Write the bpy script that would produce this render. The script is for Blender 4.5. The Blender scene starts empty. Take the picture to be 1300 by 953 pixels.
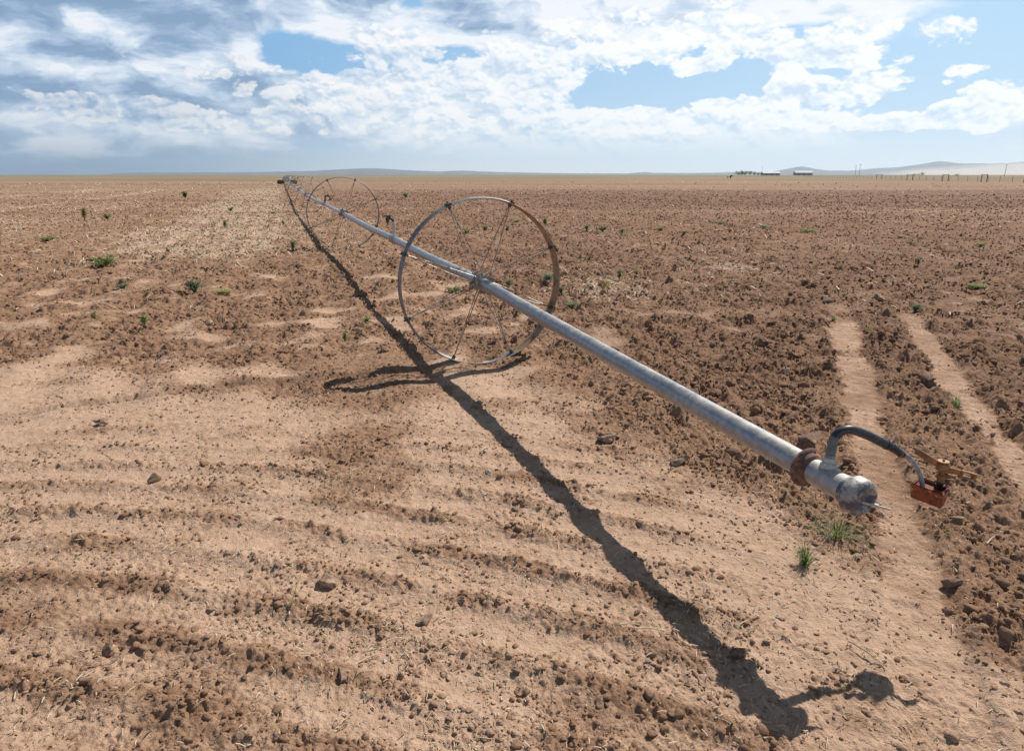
import bpy, bmesh, math, random, os
import numpy as np
from mathutils import Vector, Matrix

QUICK = os.environ.get('SKYTEST')
random.seed(7)
rng = np.random.default_rng(11)
scene = bpy.context.scene
COL = scene.collection

# ------------------------------------------------------------------ camera model
F, CH = 850.0, 1.6
CX, CY, HZ = 650.0, 431.5, 222.0
PITCH = math.atan((CY - HZ) / F)
cp, sp = math.cos(PITCH), math.sin(PITCH)

def ray(px, py):
    a = (px - CX) / F; b = (CY - py) / F
    return Vector((a, cp + b * sp, b * cp - sp))

def ground(px, py, z=0.0):
    d = ray(px, py); t = (z - CH) / d.z
    return Vector((0, 0, CH)) + d * t

def at_depth(px, py, D):
    return Vector((0, 0, CH)) + ray(px, py) * D

# ------------------------------------------------------------------ noise
def _hash(ix, iy, seed):
    h = (ix.astype(np.int64) * 374761393 + iy.astype(np.int64) * 668265263 + seed * 974634777) & 0xffffffff
    h = ((h ^ (h >> 13)) * 1274126177) & 0xffffffff
    h = (h ^ (h >> 16)) & 0xffffffff
    return h

def gnoise(x, y, seed=0):
    x = np.asarray(x, float); y = np.asarray(y, float)
    ix = np.floor(x); iy = np.floor(y)
    fx = x - ix; fy = y - iy
    u = fx * fx * fx * (fx * (fx * 6 - 15) + 10); v = fy * fy * fy * (fy * (fy * 6 - 15) + 10)
    r = 0
    for dx in (0, 1):
        for dy in (0, 1):
            a = _hash(ix + dx, iy + dy, seed) * (2 * np.pi / 4294967296.0)
            g = np.cos(a) * (fx - dx) + np.sin(a) * (fy - dy)
            wx = u if dx else 1 - u; wy = v if dy else 1 - v
            r = r + g * wx * wy
    return r * 1.5

def fbm(x, y, s, octv=3, seed=0, gain=0.5):
    r = 0; a = 1; f = s
    for k in range(octv):
        r = r + a * gnoise(x * f + 17.3 * k, y * f - 9.1 * k, seed + k); f *= 2.03; a *= gain
    return r

def lumps(x, y, cell, seed, prob=0.5, rmin=0.25, rmax=0.55):
    """clod-like rounded bumps, one per cell at a jittered place"""
    x = np.asarray(x, float) / cell; y = np.asarray(y, float) / cell
    # warp so that bumps are not round
    wx = x + 0.28 * gnoise(x * 2.3, y * 2.3, seed + 50); wy = y + 0.28 * gnoise(x * 2.3 + 9, y * 2.3, seed + 51)
    ix = np.floor(wx); iy = np.floor(wy)
    out = np.zeros_like(wx)
    for dx in (-1, 0, 1):
        for dy in (-1, 0, 1):
            jx = ix + dx; jy = iy + dy
            h1 = _hash(jx, jy, seed) / 4294967296.0
            h2 = _hash(jx, jy, seed + 1) / 4294967296.0
            h3 = _hash(jx, jy, seed + 2) / 4294967296.0
            h4 = _hash(jx, jy, seed + 3) / 4294967296.0
            rad = rmin + (rmax - rmin) * h3 * h3
            d2 = (wx - jx - h1) ** 2 + (wy - jy - h2) ** 2
            b = np.sqrt(np.clip(1 - d2 / (rad * rad), 0, 1)) * rad * (h4 < prob)
            out = np.maximum(out, b)
    return out * cell

def sstep(a, b, x):
    t = np.clip((x - a) / (b - a), 0, 1)
    return t * t * (3 - 2 * t)

def polyline_dist(x, y, pts):
    """signed lateral distance and inside flag to a polyline of (x, y, halfwidth)"""
    best = np.full(np.shape(x), 1e9); hw = np.ones(np.shape(x)); sg = np.zeros(np.shape(x))
    for (x0, y0, w0), (x1, y1, w1) in zip(pts[:-1], pts[1:]):
        ex, ey = x1 - x0, y1 - y0; L2 = ex * ex + ey * ey
        t = np.clip(((x - x0) * ex + (y - y0) * ey) / L2, 0, 1)
        dx = x - x0 - t * ex; dy = y - y0 - t * ey
        d = np.hypot(dx, dy); m = d < best
        best = np.where(m, d, best); hw = np.where(m, w0 + (w1 - w0) * t, hw)
        sg = np.where(m, (dx * ey - dy * ex), sg)
    return best, hw, sg

TRACK_L = [(4.30, 8.75, .13), (4.19, 8.5, .16), (2.90, 5.42, .165), (2.22, 3.87, .12), (1.74, 2.62, .13), (1.395, 1.87, .13), (1.1, 1.1, .13)]
TRACK_R = [(4.97, 8.4, .10), (4.87, 8.19, .135), (3.555, 5.2, .14), (3.035, 3.87, .115), (2.5, 2.6, .12), (2.1, 1.7, .12)]
HUB1 = Vector((-0.267, 5.795, 0.6904)); YAW = 0.3609; WR = 0.7265
WDIR = Vector((math.cos(YAW), math.sin(YAW), 0))
PDIR = Vector((-math.sin(YAW), math.cos(YAW), 0))
RUT = [(*ground(q[0], q[1]).xy, q[2]) for q in ((-60, 540, .05), (100, 516, .05), (250, 497, .055), (405, 481, .055), (520, 473, .06), (600, 461, .06), (660, 448, .02))]

# soil state maps -----------------------------------------------------------
def masks(x, y):
    """rough 0..1 (cloddy), crust 0..1 (smooth pale silt), straw 0..1"""
    x = np.asarray(x, float); y = np.asarray(y, float)
    r = np.hypot(x, y)
    n1 = fbm(x, y, 0.45, 3, 3); n2 = fbm(x, y, 1.6, 3, 9); n3 = fbm(x, y, 0.12, 2, 21)
    line = x - (0.95 - .34 * (y - 1.7))             # lateral distance right of the pipe
    right = sstep(-0.1, 1.1, line + .5 * n1) * sstep(2.7, 3.9, y + .5 * x * .3)
    right = np.maximum(right, .66 * sstep(.50, 1.0, line + .3 * n1))
    far = sstep(4.3, 6.8, y + 0.9 * n1 + .12 * np.minimum(x, 0))
    rough = np.clip(0.10 + 0.76 * right + 0.56 * far * (1 - right) + .75 * n2 * (.30 + far * (1 - .5 * sstep(7, 12, y))) + .30 * n1 * (1 - .6 * sstep(7, 12, y)) + .12 * sstep(3.6, 5.0, y), 0, 1)
    crust = 1 - rough
    crust = np.clip(crust + .15 * n3, 0, 1)
    crust = crust - .12 * sstep(4.5, 7.5, y) * (1 - right)
    dark_r = sstep(.6, 2.4, line + n1) * sstep(2.9, 4.6, y)
    # tyre tracks
    tl, hl, _ = polyline_dist(x, y, TRACK_L); tr, hr, _ = polyline_dist(x, y, TRACK_R)
    wob = .05 * n2 + .03 * gnoise(x * 7, y * 7, 55)
    wob = wob + .035 * gnoise(x * 19, y * 19, 57); t1 = 1 - sstep(.5, 1.05, (tl + wob) / hl); t2 = 1 - sstep(.5, 1.05, (tr + wob) / hr)
    trk = np.maximum(t1, t2) * (1 - .75 * sstep(6.6, 8.6, y + .5 * n2)) * (1 - .35 * sstep(.1, .6, n2))
    # bare walked apron at the lower right
    apron = sstep(.35, 1.0, x) * (1 - sstep(2.7, 3.6, y + .4 * n1)) * .35
    rough = rough * (1 - trk) + (.16 + .2 * n2) * trk
    rough = rough * (1 - apron * .2)
    # straw: rows parallel to the pipe
    s = x + .33 * y
    straw = np.zeros_like(x)
    straw += .95 * sstep(-4.6, -3.2, s + .8 * n1) * (1 - sstep(-.9, .0, s + .5 * n1)) * sstep(9, 16, y)
    straw += .9 * np.exp(-((s + 20.5) / 1.2) ** 2) * sstep(22, 30, y) * np.clip(.7 + n3, 0, 1)
    straw += .5 * np.exp(-((s + 12.5) / .7) ** 2) * sstep(12, 18, y)
    straw += .35 * np.clip(gnoise(s * .45, y * .02, 77) * 2.0, 0, 1) * sstep(9, 20, y)
    straw += .9 * np.exp(-(((x - 1.35) / 1.0) ** 2 + ((y - 9.3) / 1.5) ** 2))
    straw += .8 * np.exp(-(((x - 3.6) / 1.1) ** 2 + ((y - 11.4) / .8) ** 2))
    straw += .35 * np.exp(-(((x + 1.2) / .8) ** 2 + ((y - 7.2) / 1.3) ** 2))
    straw += .3 * sstep(10, 16, y) * (1 - dark_r)
    straw = np.clip(straw * (1 - trk) + .12, 0, 1)
    strip = np.clip(gnoise(s * .9 + 30, y * .015, 79) * 1.3, -1, 1) * sstep(8, 18, r)
    dark = np.clip(.36 * far + .42 * dark_r + .45 * (n1 * .6 + .5 * strip + .3 * n2) - .45 * straw, 0, 1) * (1 - trk)
    crust = np.clip(crust - .25 * dark, 0, 1)
    d = np.hypot(x + 2.71, y + 5.03) + .012 * fbm(x, y, 1.3, 2, 44)
    fz = (1 - sstep(3.0, 4.8, y)) * (1 - .8 * sstep(.5, 1.3, x)) * (1 - trk)
    ph = .5 + .5 * np.sin(d * 2 * np.pi / .265)
    cz = np.clip(fz * sstep(.35, .95, ph + .25 * gnoise(x * 4, y * 4, 48)) * sstep(-.75, .15, fbm(x, y, 2.0, 2, 49)), 0, 1)
    hubzone = np.exp(-(((x + .7) / 1.3) ** 2 + ((y - 5.35) / .75) ** 2))
    rough = rough * (1 - .85 * hubzone)
    cz = np.maximum(cz, .55 * sstep(.1, .6, fbm(x, y, 1.9, 3, 52)) * (1 - trk))
    crust = np.clip(crust - .42 * cz, 0, 1); crust = np.maximum(crust, trk * (.62 + .35 * n2))
    rough = np.maximum(rough, .50 * cz)
    return rough, crust, straw, dark, trk

def ridge_phase(x, y):
    d = np.hypot(x + 2.71, y + 5.03)
    return d

def rise(y): return .085 * sstep(7.5, 12.5, y)

def hit(px, py):
    g = ground(px, py)
    for _ in range(4): g = ground(px, py, float(rise(np.array([g.y]))[0]))
    return g

def height(x, y, m=None, fine=True):
    x = np.asarray(x, float); y = np.asarray(y, float)
    rough, crust, straw, dark, trk = m if m is not None else masks(x, y)
    r = np.hypot(x, y)
    z = -.014 * np.exp(-(((x + .3) / .7) ** 2 + ((y - 5.6) / .5) ** 2)) + .018 * fbm(x, y, .35, 2, 31) + .25 * gnoise(x * .012, y * .012, 5) * sstep(30, 200, r)
    z = z + rise(y)
    # furrow ridges, arcs in the foreground
    d = ridge_phase(x, y) + .012 * fbm(x, y, 1.3, 2, 44)
    fz = (1 - sstep(3.0, 4.8, y)) * (1 - .85 * sstep(.35, 1.1, x)) * (1 - trk)
    ph = .5 + .5 * np.sin(d * 2 * np.pi / .265)
    rid = ph ** 2
    z += .021 * fz * rid * (.75 + .6 * gnoise(x * 1.1, y * 1.1, 46))
    crumb = np.clip(rough * 1.5 + .10, 0, 1)
    # old cultivator rows elsewhere, along the wheel line
    s = x + .33 * y
    z += .014 * (1 - fz) * (1 - trk) * np.sin(s * 2 * np.pi / .62 + .8 * gnoise(x * .5, y * .5, 12)) * sstep(3.5, 5.5, y) * (1 - sstep(20, 40, r))
    # clods in the sheet itself
    big = lumps(x, y, .16, 101, .40, .2, .5)
    mid = lumps(x, y, .075, 201, .55, .2, .5)
    sml = lumps(x, y, .034, 301, .6, .2, .5)
    z += rough * (.75 * big - .012) * sstep(.2, .8, rough)
    z += crumb * .75 * mid * (.4 + .6 * rough)
    z += crumb * .8 * sml
    z += .010 * fbm(x, y, 4.5, 3, 61) * (.35 + rough)
    w1 = x + .02 * gnoise(x * 9, y * 9, 71); w2 = y + .02 * gnoise(x * 9 + 5, y * 9, 72)
    z += rough * (.050 * (np.abs(gnoise(w1 * 6.5, w2 * 6.5, 73)) - .36) + .034 * (np.abs(gnoise(w1 * 14, w2 * 14, 74)) - .36)) * sstep(.25, .85, rough)
    z += crumb * (.022 * np.abs(gnoise(w1 * 25, w2 * 25, 75)) + .012 * np.abs(gnoise(w1 * 48, w2 * 48, 76)))
    z += .0035 * fbm(x, y, 30, 3, 66) * (.4 + crumb)
    # tyre lug bars across the tracks
    z += .006 * trk * np.clip(np.sin((x * .45 + y * .9) * 2 * np.pi / .11 + 1.5 * gnoise(x * 5, y * 5, 88)), -.3, 1) * (.5 + .5 * gnoise(x * 2, y * 2, 87))
    # ruts
    rd, rh, sg = polyline_dist(x, y, RUT)
    rd = rd + .02 * gnoise(x * 6, y * 6, 58)
    q = rd / rh
    z += -.034 * np.exp(-q ** 2) + .018 * np.exp(-((q - 1.9) / .6) ** 2)
    for T in (TRACK_L, TRACK_R):
        td, th, sg = polyline_dist(x, y, T)
        q = td / th
        z += -.02 * (1 - sstep(.8, 1.15, q)) + .012 * np.exp(-((q - 1.3) / .22) ** 2) * (.6 + rough)
    # tyre lugs
    td, th, _ = polyline_dist(x, y, TRACK_L)
    return z

def gz(x, y):
    return float(height(np.array([x]), np.array([y]))[0])

# ------------------------------------------------------------------ node helpers
class S:
    """a shader-node socket with arithmetic"""
    def __init__(s, t, o): s.t = t; s.o = o
    def m(s, op, b=None, c=None, clamp=False):
        n = s.t.nodes.new('ShaderNodeMath'); n.operation = op; n.use_clamp = clamp
        for i, v in enumerate((s, b, c)):
            if v is None: continue
            if isinstance(v, S): s.t.links.new(v.o, n.inputs[i])
            else: n.inputs[i].default_value = v
        return S(s.t, n.outputs[0])
    def __add__(s, b): return s.m('ADD', b)
    __radd__ = __add__
    def __sub__(s, b): return s.m('SUBTRACT', b)
    def __rsub__(s, b): return (s * -1.0) + b
    def __mul__(s, b): return s.m('MULTIPLY', b)
    __rmul__ = __mul__
    def __truediv__(s, b): return s.m('DIVIDE', b)
    def clamp(s): return s.m('ADD', 0.0, clamp=True)
    def step(s, a, b):
        n = s.t.nodes.new('ShaderNodeMapRange'); n.interpolation_type = 'SMOOTHSTEP'
        s.t.links.new(s.o, n.inputs[0]); n.inputs[1].default_value = a; n.inputs[2].default_value = b
        return S(s.t, n.outputs[0])

def vec(t, x, y, z=0.0):
    n = t.nodes.new('ShaderNodeCombineXYZ')
    for i, v in enumerate((x, y, z)):
        if isinstance(v, S): t.links.new(v.o, n.inputs[i])
        else: n.inputs[i].default_value = v
    return S(t, n.outputs[0])

def noise(t, v, scale, detail=3, rough=.5, dist=0.0, color=False, W=None):
    n = t.nodes.new('ShaderNodeTexNoise'); n.inputs['Scale'].default_value = scale
    n.inputs['Detail'].default_value = detail; n.inputs['Roughness'].default_value = rough
    n.inputs['Distortion'].default_value = dist
    if W: n.noise_dimensions = W
    if v is not None: t.links.new(v.o, n.inputs['Vector'])
    return S(t, n.outputs[1 if color else 0])

def mix(t, f, a, b):
    n = t.nodes.new('ShaderNodeMix'); n.data_type = 'RGBA'
    if isinstance(f, S): t.links.new(f.o, n.inputs[0])
    else: n.inputs[0].default_value = f
    for i, v in ((6, a), (7, b)):
        if isinstance(v, S): t.links.new(v.o, n.inputs[i])
        else: n.inputs[i].default_value = (*v, 1)
    return S(t, n.outputs[2])

def new_mat(name):
    m = bpy.data.materials.new(name); m.use_nodes = True
    t = m.node_tree; b = t.nodes['Principled BSDF']
    return m, t, b

def obj_coord(t):
    n = t.nodes.new('ShaderNodeTexCoord'); return S(t, n.outputs['Object'])

def bump(t, b, h, strength=.5, dist=.01):
    n = t.nodes.new('ShaderNodeBump'); n.inputs['Strength'].default_value = strength; n.inputs['Distance'].default_value = dist
    t.links.new(h.o, n.inputs['Height']); t.links.new(n.outputs[0], b.inputs['Normal'])

def attr(t, name):
    n = t.nodes.new('ShaderNodeAttribute'); n.attribute_name = name; return S(t, n.outputs['Fac'])

def simple_mat(name, c1, c2, scale=20, rough=.7, metal=0.0, bmp=.3, c3=None, s3=6, t3=(.5, .65), bdist=.003):
    m, t, b = new_mat(name)
    p = obj_coord(t)
    f = noise(t, p, scale, 5, .65)
    col = mix(t, f.step(.35, .65), c1, c2)
    if c3 is not None:
        g = noise(t, p, s3, 5, .7)
        k = g.step(*t3)
        col = mix(t, k, col, c3)
        if metal > 0:
            mm = (1.0 - k) * metal
            t.links.new(mm.o, b.inputs['Metallic'])
            rr = k * .35 + rough
            t.links.new(rr.o, b.inputs['Roughness'])
    else:
        b.inputs['Metallic'].default_value = metal
    if not b.inputs['Roughness'].is_linked: b.inputs['Roughness'].default_value = rough
    t.links.new(col.o, b.inputs['Base Color'])
    if bmp: bump(t, b, f, bmp, bdist)
    return m

# ------------------------------------------------------------------ materials
def soil_mat():
    m, t, b = new_mat('soil')
    g = t.nodes.new('ShaderNodeNewGeometry'); p = S(t, g.outputs['Position'])
    crust, straw, dark = attr(t, 'crust'), attr(t, 'straw'), attr(t, 'dark')
    nA = noise(t, p, 1.1, 5, .6); nB = noise(t, p, 14, 5, .7); nC = noise(t, p, 90, 4, .7)
    nD = noise(t, p, .09, 4, .6)
    c_crust = mix(t, nB.step(.3, .7), (.455, .300, .205), (.570, .393, .280))
    c_soil = mix(t, nB.step(.3, .7), (.250, .144, .088), (.372, .232, .151))
    c_dark = mix(t, nB.step(.3, .7), (.174, .095, .059), (.285, .168, .110))
    k = (crust * 1.3 + (nA - .5) * 1.0 + (nC - .5) * .9 - .15).step(.15, .85)
    col = mix(t, k, c_soil, c_crust)
    kd = (dark * 1.1 + (nA - .5) * .6 + (nD - .5) * .7 + (nC - .5) * .4 - .1).clamp()
    col = mix(t, kd * .92, col, c_dark)
    # dark crumb flecks; their colour also stands in for crevice shade below mesh resolution
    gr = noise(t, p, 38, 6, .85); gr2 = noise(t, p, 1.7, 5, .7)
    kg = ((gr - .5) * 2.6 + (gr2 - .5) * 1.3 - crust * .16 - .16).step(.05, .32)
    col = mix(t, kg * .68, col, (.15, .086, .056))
    # small pale grit
    col = mix(t, noise(t, p, 320, 2, .5).step(.66, .74) * .35, col, (.62, .5, .38))
    # straw flecks, elongated
    mp = t.nodes.new('ShaderNodeMapping'); mp.inputs['Scale'].default_value = (1, .45, 1); t.links.new(p.o, mp.inputs[0])
    q = S(t, mp.outputs[0])
    fl = noise(t, q, 34, 4, .8)
    fl2 = noise(t, q, 4.0, 4, .7)
    ks = ((fl - .5) * 2.2 + (fl2 - .5) * 1.6 + straw * .80 - .62).step(.05, .28)
    col = mix(t, ks * .75, col, mix(t, nC.step(.3, .7), (.48, .35, .25), (.66, .525, .40)))
    # paler bands of residue across the middle of the field
    s0 = t.nodes.new('ShaderNodeSeparateXYZ'); t.links.new(p.o, s0.inputs[0]); X0, Y0 = S(t, s0.outputs[0]), S(t, s0.outputs[1])
    bnd = noise(t, vec(t, X0 * .035 + Y0 * .012, Y0 * .20 - X0 * .01), 1.0, 5, .65)
    kb = bnd.step(.50, .66) * Y0.step(11, 20) * (noise(t, p, 3.0, 6, .8)).step(.35, .6)
    col = mix(t, kb * .45, col, (.50, .37, .265))
    kd2 = bnd.step(.50, .34) * Y0.step(11, 20)
    col = mix(t, kd2 * .40, col, (.20, .112, .070))
    # fields further out: distance bands across the view, in metres north of the camera
    sx = t.nodes.new('ShaderNodeSeparateXYZ'); t.links.new(p.o, sx.inputs[0])
    X, Y = S(t, sx.outputs[0]), S(t, sx.outputs[1])
    wv = noise(t, p, .012, 3, .5); Yw = Y + (wv - .5) * 26.0 + (noise(t, vec(t, X * .05, Y * .12), 1.0, 5, .75) - .5) * 22.0
    ny = noise(t, vec(t, X * .006, Y * .05), 1.0, 4, .65)
    ny2 = noise(t, vec(t, X * .02, Y * .25), 1.0, 4, .7)
    lefty = (X + Y * .25).step(-20, 30)            # 0 left of the machine, 1 right
    rightdark = Yw.step(26, 34) * (1.0 - Yw.step(66, 78)) * lefty
    col = mix(t, rightdark * (.12 + noise(t, vec(t, X * .5, Y * .8), 1.0, 6, .8).step(.38, .58) * .62), col, (.16, .088, .058))
    tan = Yw.step(66, 84)
    c_tan = mix(t, (ny * .6 + ny2 * .4).step(.38, .62), (.26, .165, .105), (.37, .245, .16))
    c_tan = mix(t, noise(t, vec(t, X * .6, Y * .7), 1.0, 5, .8).step(.42, .7) * .5, c_tan, (.17, .105, .065)); col = mix(t, tan * .85, col, c_tan)
    past = Yw.step(150, 185)
    c_past = mix(t, ny.step(.35, .65), (.19, .15, .092), (.31, .235, .15))
    col = mix(t, past * .9, col, c_past)
    c_far = mix(t, ny.step(.4, .6), (.16, .145, .085), (.30, .24, .145))
    col = mix(t, Yw.step(420, 900) * .85, col, c_far)
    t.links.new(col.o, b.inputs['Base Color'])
    b.inputs['Roughness'].default_value = .95
    b.inputs['Specular IOR Level'].default_value = .15
    h = nB * .45 + nC * .35 + noise(t, p, 260, 3, .7) * .14 + (1.0 - noise(t, p, 5.0, 6, .75)) * 1.0
    bump(t, b, h, .9, .028)
    return m

M = {}
M['soil'] = soil_mat()
M['clod'] = simple_mat('clod_soil', (.20, .12, .078), (.33, .215, .145), 60, .95, 0, .6, (.43, .30, .205), 9, (.5, .62), bdist=.004)
M['clod_dark'] = simple_mat('clod_dark_soil', (.15, .085, .055), (.25, .155, .105), 60, .95, 0, .6, (.40, .28, .19), 14, (.55, .7), bdist=.004)
M['stone'] = simple_mat('stone', (.42, .33, .27), (.60, .52, .45), 50, .8, 0, .4)
M['straw'] = simple_mat('straw', (.58, .44, .28), (.80, .68, .50), 9, .6, 0, 0)
M['straw_dark'] = simple_mat('straw_grey', (.26, .18, .11), (.42, .31, .20), 9, .7, 0, 0)

def pipe_mat(name, dusty):
    m, t, b = new_mat(name)
    p = obj_coord(t)
    spangle = noise(t, p, 35, 5, .7); big = noise(t, p, 5, 5, .65, .3)
    dust = noise(t, p, 9, 6, .75)
    g = t.nodes.new('ShaderNodeNewGeometry')
    nz = t.nodes.new('ShaderNodeSeparateXYZ'); t.links.new(g.outputs['Normal'], nz.inputs[0])
    up = S(t, nz.outputs[2])
    base = mix(t, spangle.step(.3, .7), (.235, .25, .275), (.345, .36, .385))
    k = ((dust - .5) * 1.5 + up * .34 + (big - .5) * .5 + dusty).step(.05, .85)
    col = mix(t, k, base, mix(t, spangle.step(.3, .7), (.46, .42, .375), (.58, .54, .49)))
    t.links.new(col.o, b.inputs['Base Color'])
    t.links.new(((1.0 - k) * .6 + .08).o, b.inputs['Metallic'])
    t.links.new((k * .30 + .36).o, b.inputs['Roughness'])
    bump(t, b, spangle * .4 + dust * .6, .15, .002)
    return m
M['pipe'] = pipe_mat('weathered_aluminium', .02)
M['pipe_dusty'] = pipe_mat('dusty_aluminium', .22)

def cap_mat():
    m, t, b = new_mat('cap_metal')
    p = obj_coord(t)
    a = noise(t, p, 26, 6, .75); r = noise(t, p, 17, 5, .7, .5); s = noise(t, p, 60, 4, .7)
    col = mix(t, a.step(.42, .62), (.085, .092, .115), (.40, .365, .34))
    g = t.nodes.new('ShaderNodeNewGeometry')
    nz = t.nodes.new('ShaderNodeSeparateXYZ'); t.links.new(g.outputs['Normal'], nz.inputs[0])
    up = S(t, nz.outputs[2])
    col = mix(t, ((a - .5) * 1.2 + up * .85 + (s - .5) * .8).step(.42, .90), col, (.54, .505, .47))
    col = mix(t, r.step(.56, .66) * .8, col, (.40, .17, .05))
    t.links.new(col.o, b.inputs['Base Color'])
    b.inputs['Metallic'].default_value = .35; b.inputs['Roughness'].default_value = .6
    bump(t, b, a * .6 + s * .4, .35, .003)
    return m
M['cap'] = cap_mat()
M['flange'] = simple_mat('rusty_steel', (.10, .055, .045), (.20, .12, .10), 40, .75, .3, .5, (.40, .20, .11), 14, (.52, .66))
M['rim'] = simple_mat('galvanised_steel', (.17, .165, .16), (.31, .30, .29), 30, .6, .45, .2, (.24, .19, .15), 7, (.55, .7))
M['rim_rust'] = simple_mat('rusted_galvanised_steel', (.30, .20, .12), (.42, .29, .17), 30, .7, .2, .3, (.18, .115, .07), 10, (.5, .66))
M['rim_old'] = simple_mat('dull_steel', (.16, .145, .135), (.28, .25, .22), 30, .6, .5, .2, (.2, .13, .08), 7, (.5, .65))
M['rod'] = simple_mat('spoke_steel', (.30, .27, .24), (.50, .46, .42), 25, .5, .5, 0, (.26, .16, .10), 5, (.45, .6))
M['cast'] = simple_mat('cast_metal', (.26, .24, .22), (.44, .41, .38), 40, .65, .4, .4, (.22, .14, .09), 12, (.5, .62))
M['bolt'] = simple_mat('dark_bolt', (.07, .06, .06), (.15, .12, .10), 60, .6, .5, .2)
M['rubber'] = simple_mat('black_rubber', (.018, .021, .026), (.045, .05, .058), 50, .42, 0, .15)
M['rubber_dusty'] = simple_mat('dusty_rubber', (.10, .105, .105), (.19, .185, .175), 50, .6, 0, .2)
M['tape'] = simple_mat('tape', (.008, .008, .01), (.03, .03, .035), 50, .3, 0, .3)
M['tube'] = simple_mat('grey_tube', (.20, .22, .24), (.34, .35, .36), 60, .45, .3, .2)
M['red'] = simple_mat('worn_red_plastic', (.10, .026, .014), (.24, .060, .022), 45, .75, 0, .5, (.46, .21, .10), 26, (.55, .68))
M['brass'] = simple_mat('weathered_brass', (.20, .095, .045), (.38, .20, .09), 60, .45, .45, .3, (.14, .07, .04), 30, (.5, .7))
M['collar'] = simple_mat('pale_collar', (.42, .40, .37), (.58, .55, .51), 60, .6, .2, .3)
M['white'] = simple_mat('pale_engine_cover', (.55, .55, .56), (.70, .70, .70), 8, .5, 0, .1)
M['post'] = simple_mat('weathered_wood', (.18, .15, .12), (.30, .26, .21), 20, .9, 0, .3)
M['roof'] = simple_mat('white_metal_roof', (.52, .54, .56), (.58, .59, .60), 1, .7, 0, 0)
M['wall'] = simple_mat('barn_wall', (.34, .34, .33), (.44, .43, .41), 1, .8, 0, 0)
M['door'] = simple_mat('barn_door', (.14, .14, .14), (.18, .18, .18), 1, .8, 0, 0)
M['bark'] = simple_mat('bark', (.08, .06, .045), (.15, .12, .09), 8, .9, 0, .3)
M['hill'] = simple_mat('hill', (.055, .075, .10), (.10, .12, .14), .002, .95, 0, 0)  # bluish base colour carries part of the distance haze

def leaf_mat(name, c1, c2):
    m, t, b = new_mat(name)
    p = obj_coord(t)
    f = noise(t, p, 30, 3, .6)
    oi = t.nodes.new('ShaderNodeObjectInfo'); r = S(t, oi.outputs['Random'])
    col = mix(t, (f + (r - .5) * .4).step(.3, .7), c1, c2)
    t.links.new(col.o, b.inputs['Base Color']); b.inputs['Roughness'].default_value = .6
    tr = t.nodes.new('ShaderNodeBsdfTranslucent'); t.links.new(col.o, tr.inputs[0])
    mx = t.nodes.new('ShaderNodeMixShader'); mx.inputs[0].default_value = .45
    out = t.nodes['Material Output']
    t.links.new(b.outputs[0], mx.inputs[1]); t.links.new(tr.outputs[0], mx.inputs[2]); t.links.new(mx.outputs[0], out.inputs[0])
    return m
M['leaf'] = leaf_mat('leaf_green', (.14, .20, .04), (.34, .40, .12))
M['leaf_dark'] = leaf_mat('leaf_dark', (.09, .145, .03), (.23, .29, .08))
M['leaf_grey'] = leaf_mat('leaf_grey', (.16, .20, .11), (.32, .36, .22))
M['leaf_yellow'] = leaf_mat('leaf_yellow', (.22, .20, .05), (.42, .34, .12))
M['grass'] = leaf_mat('grass_green', (.10, .16, .035), (.32, .36, .14))

# ------------------------------------------------------------------ mesh helpers
def tag(o, label=None, cat=None, group=None, kind=None):
    if label: o['label'] = label
    if cat: o['category'] = cat
    if group: o['group'] = group
    if kind: o['kind'] = kind
    return o

def link(name, me, mat=None, parent=None, smooth=False):
    if mat is not None and not me.materials: me.materials.append(mat)
    o = bpy.data.objects.new(name, me); COL.objects.link(o)
    if parent is not None: o.parent = parent
    if smooth and len(me.polygons):
        me.polygons.foreach_set('use_smooth', [True] * len(me.polygons))
    return o

def mesh_np(name, V, Fc, nside):
    V = np.asarray(V, np.float32); Fc = np.asarray(Fc, np.int32)
    me = bpy.data.meshes.new(name)
    me.vertices.add(len(V)); me.vertices.foreach_set('co', V.ravel())
    me.loops.add(Fc.size); me.loops.foreach_set('vertex_index', Fc.ravel())
    n = len(Fc); me.polygons.add(n)
    me.polygons.foreach_set('loop_start', np.arange(0, n * nside, nside, dtype=np.int32))
    me.update(calc_edges=True); me.validate()
    return me

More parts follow.
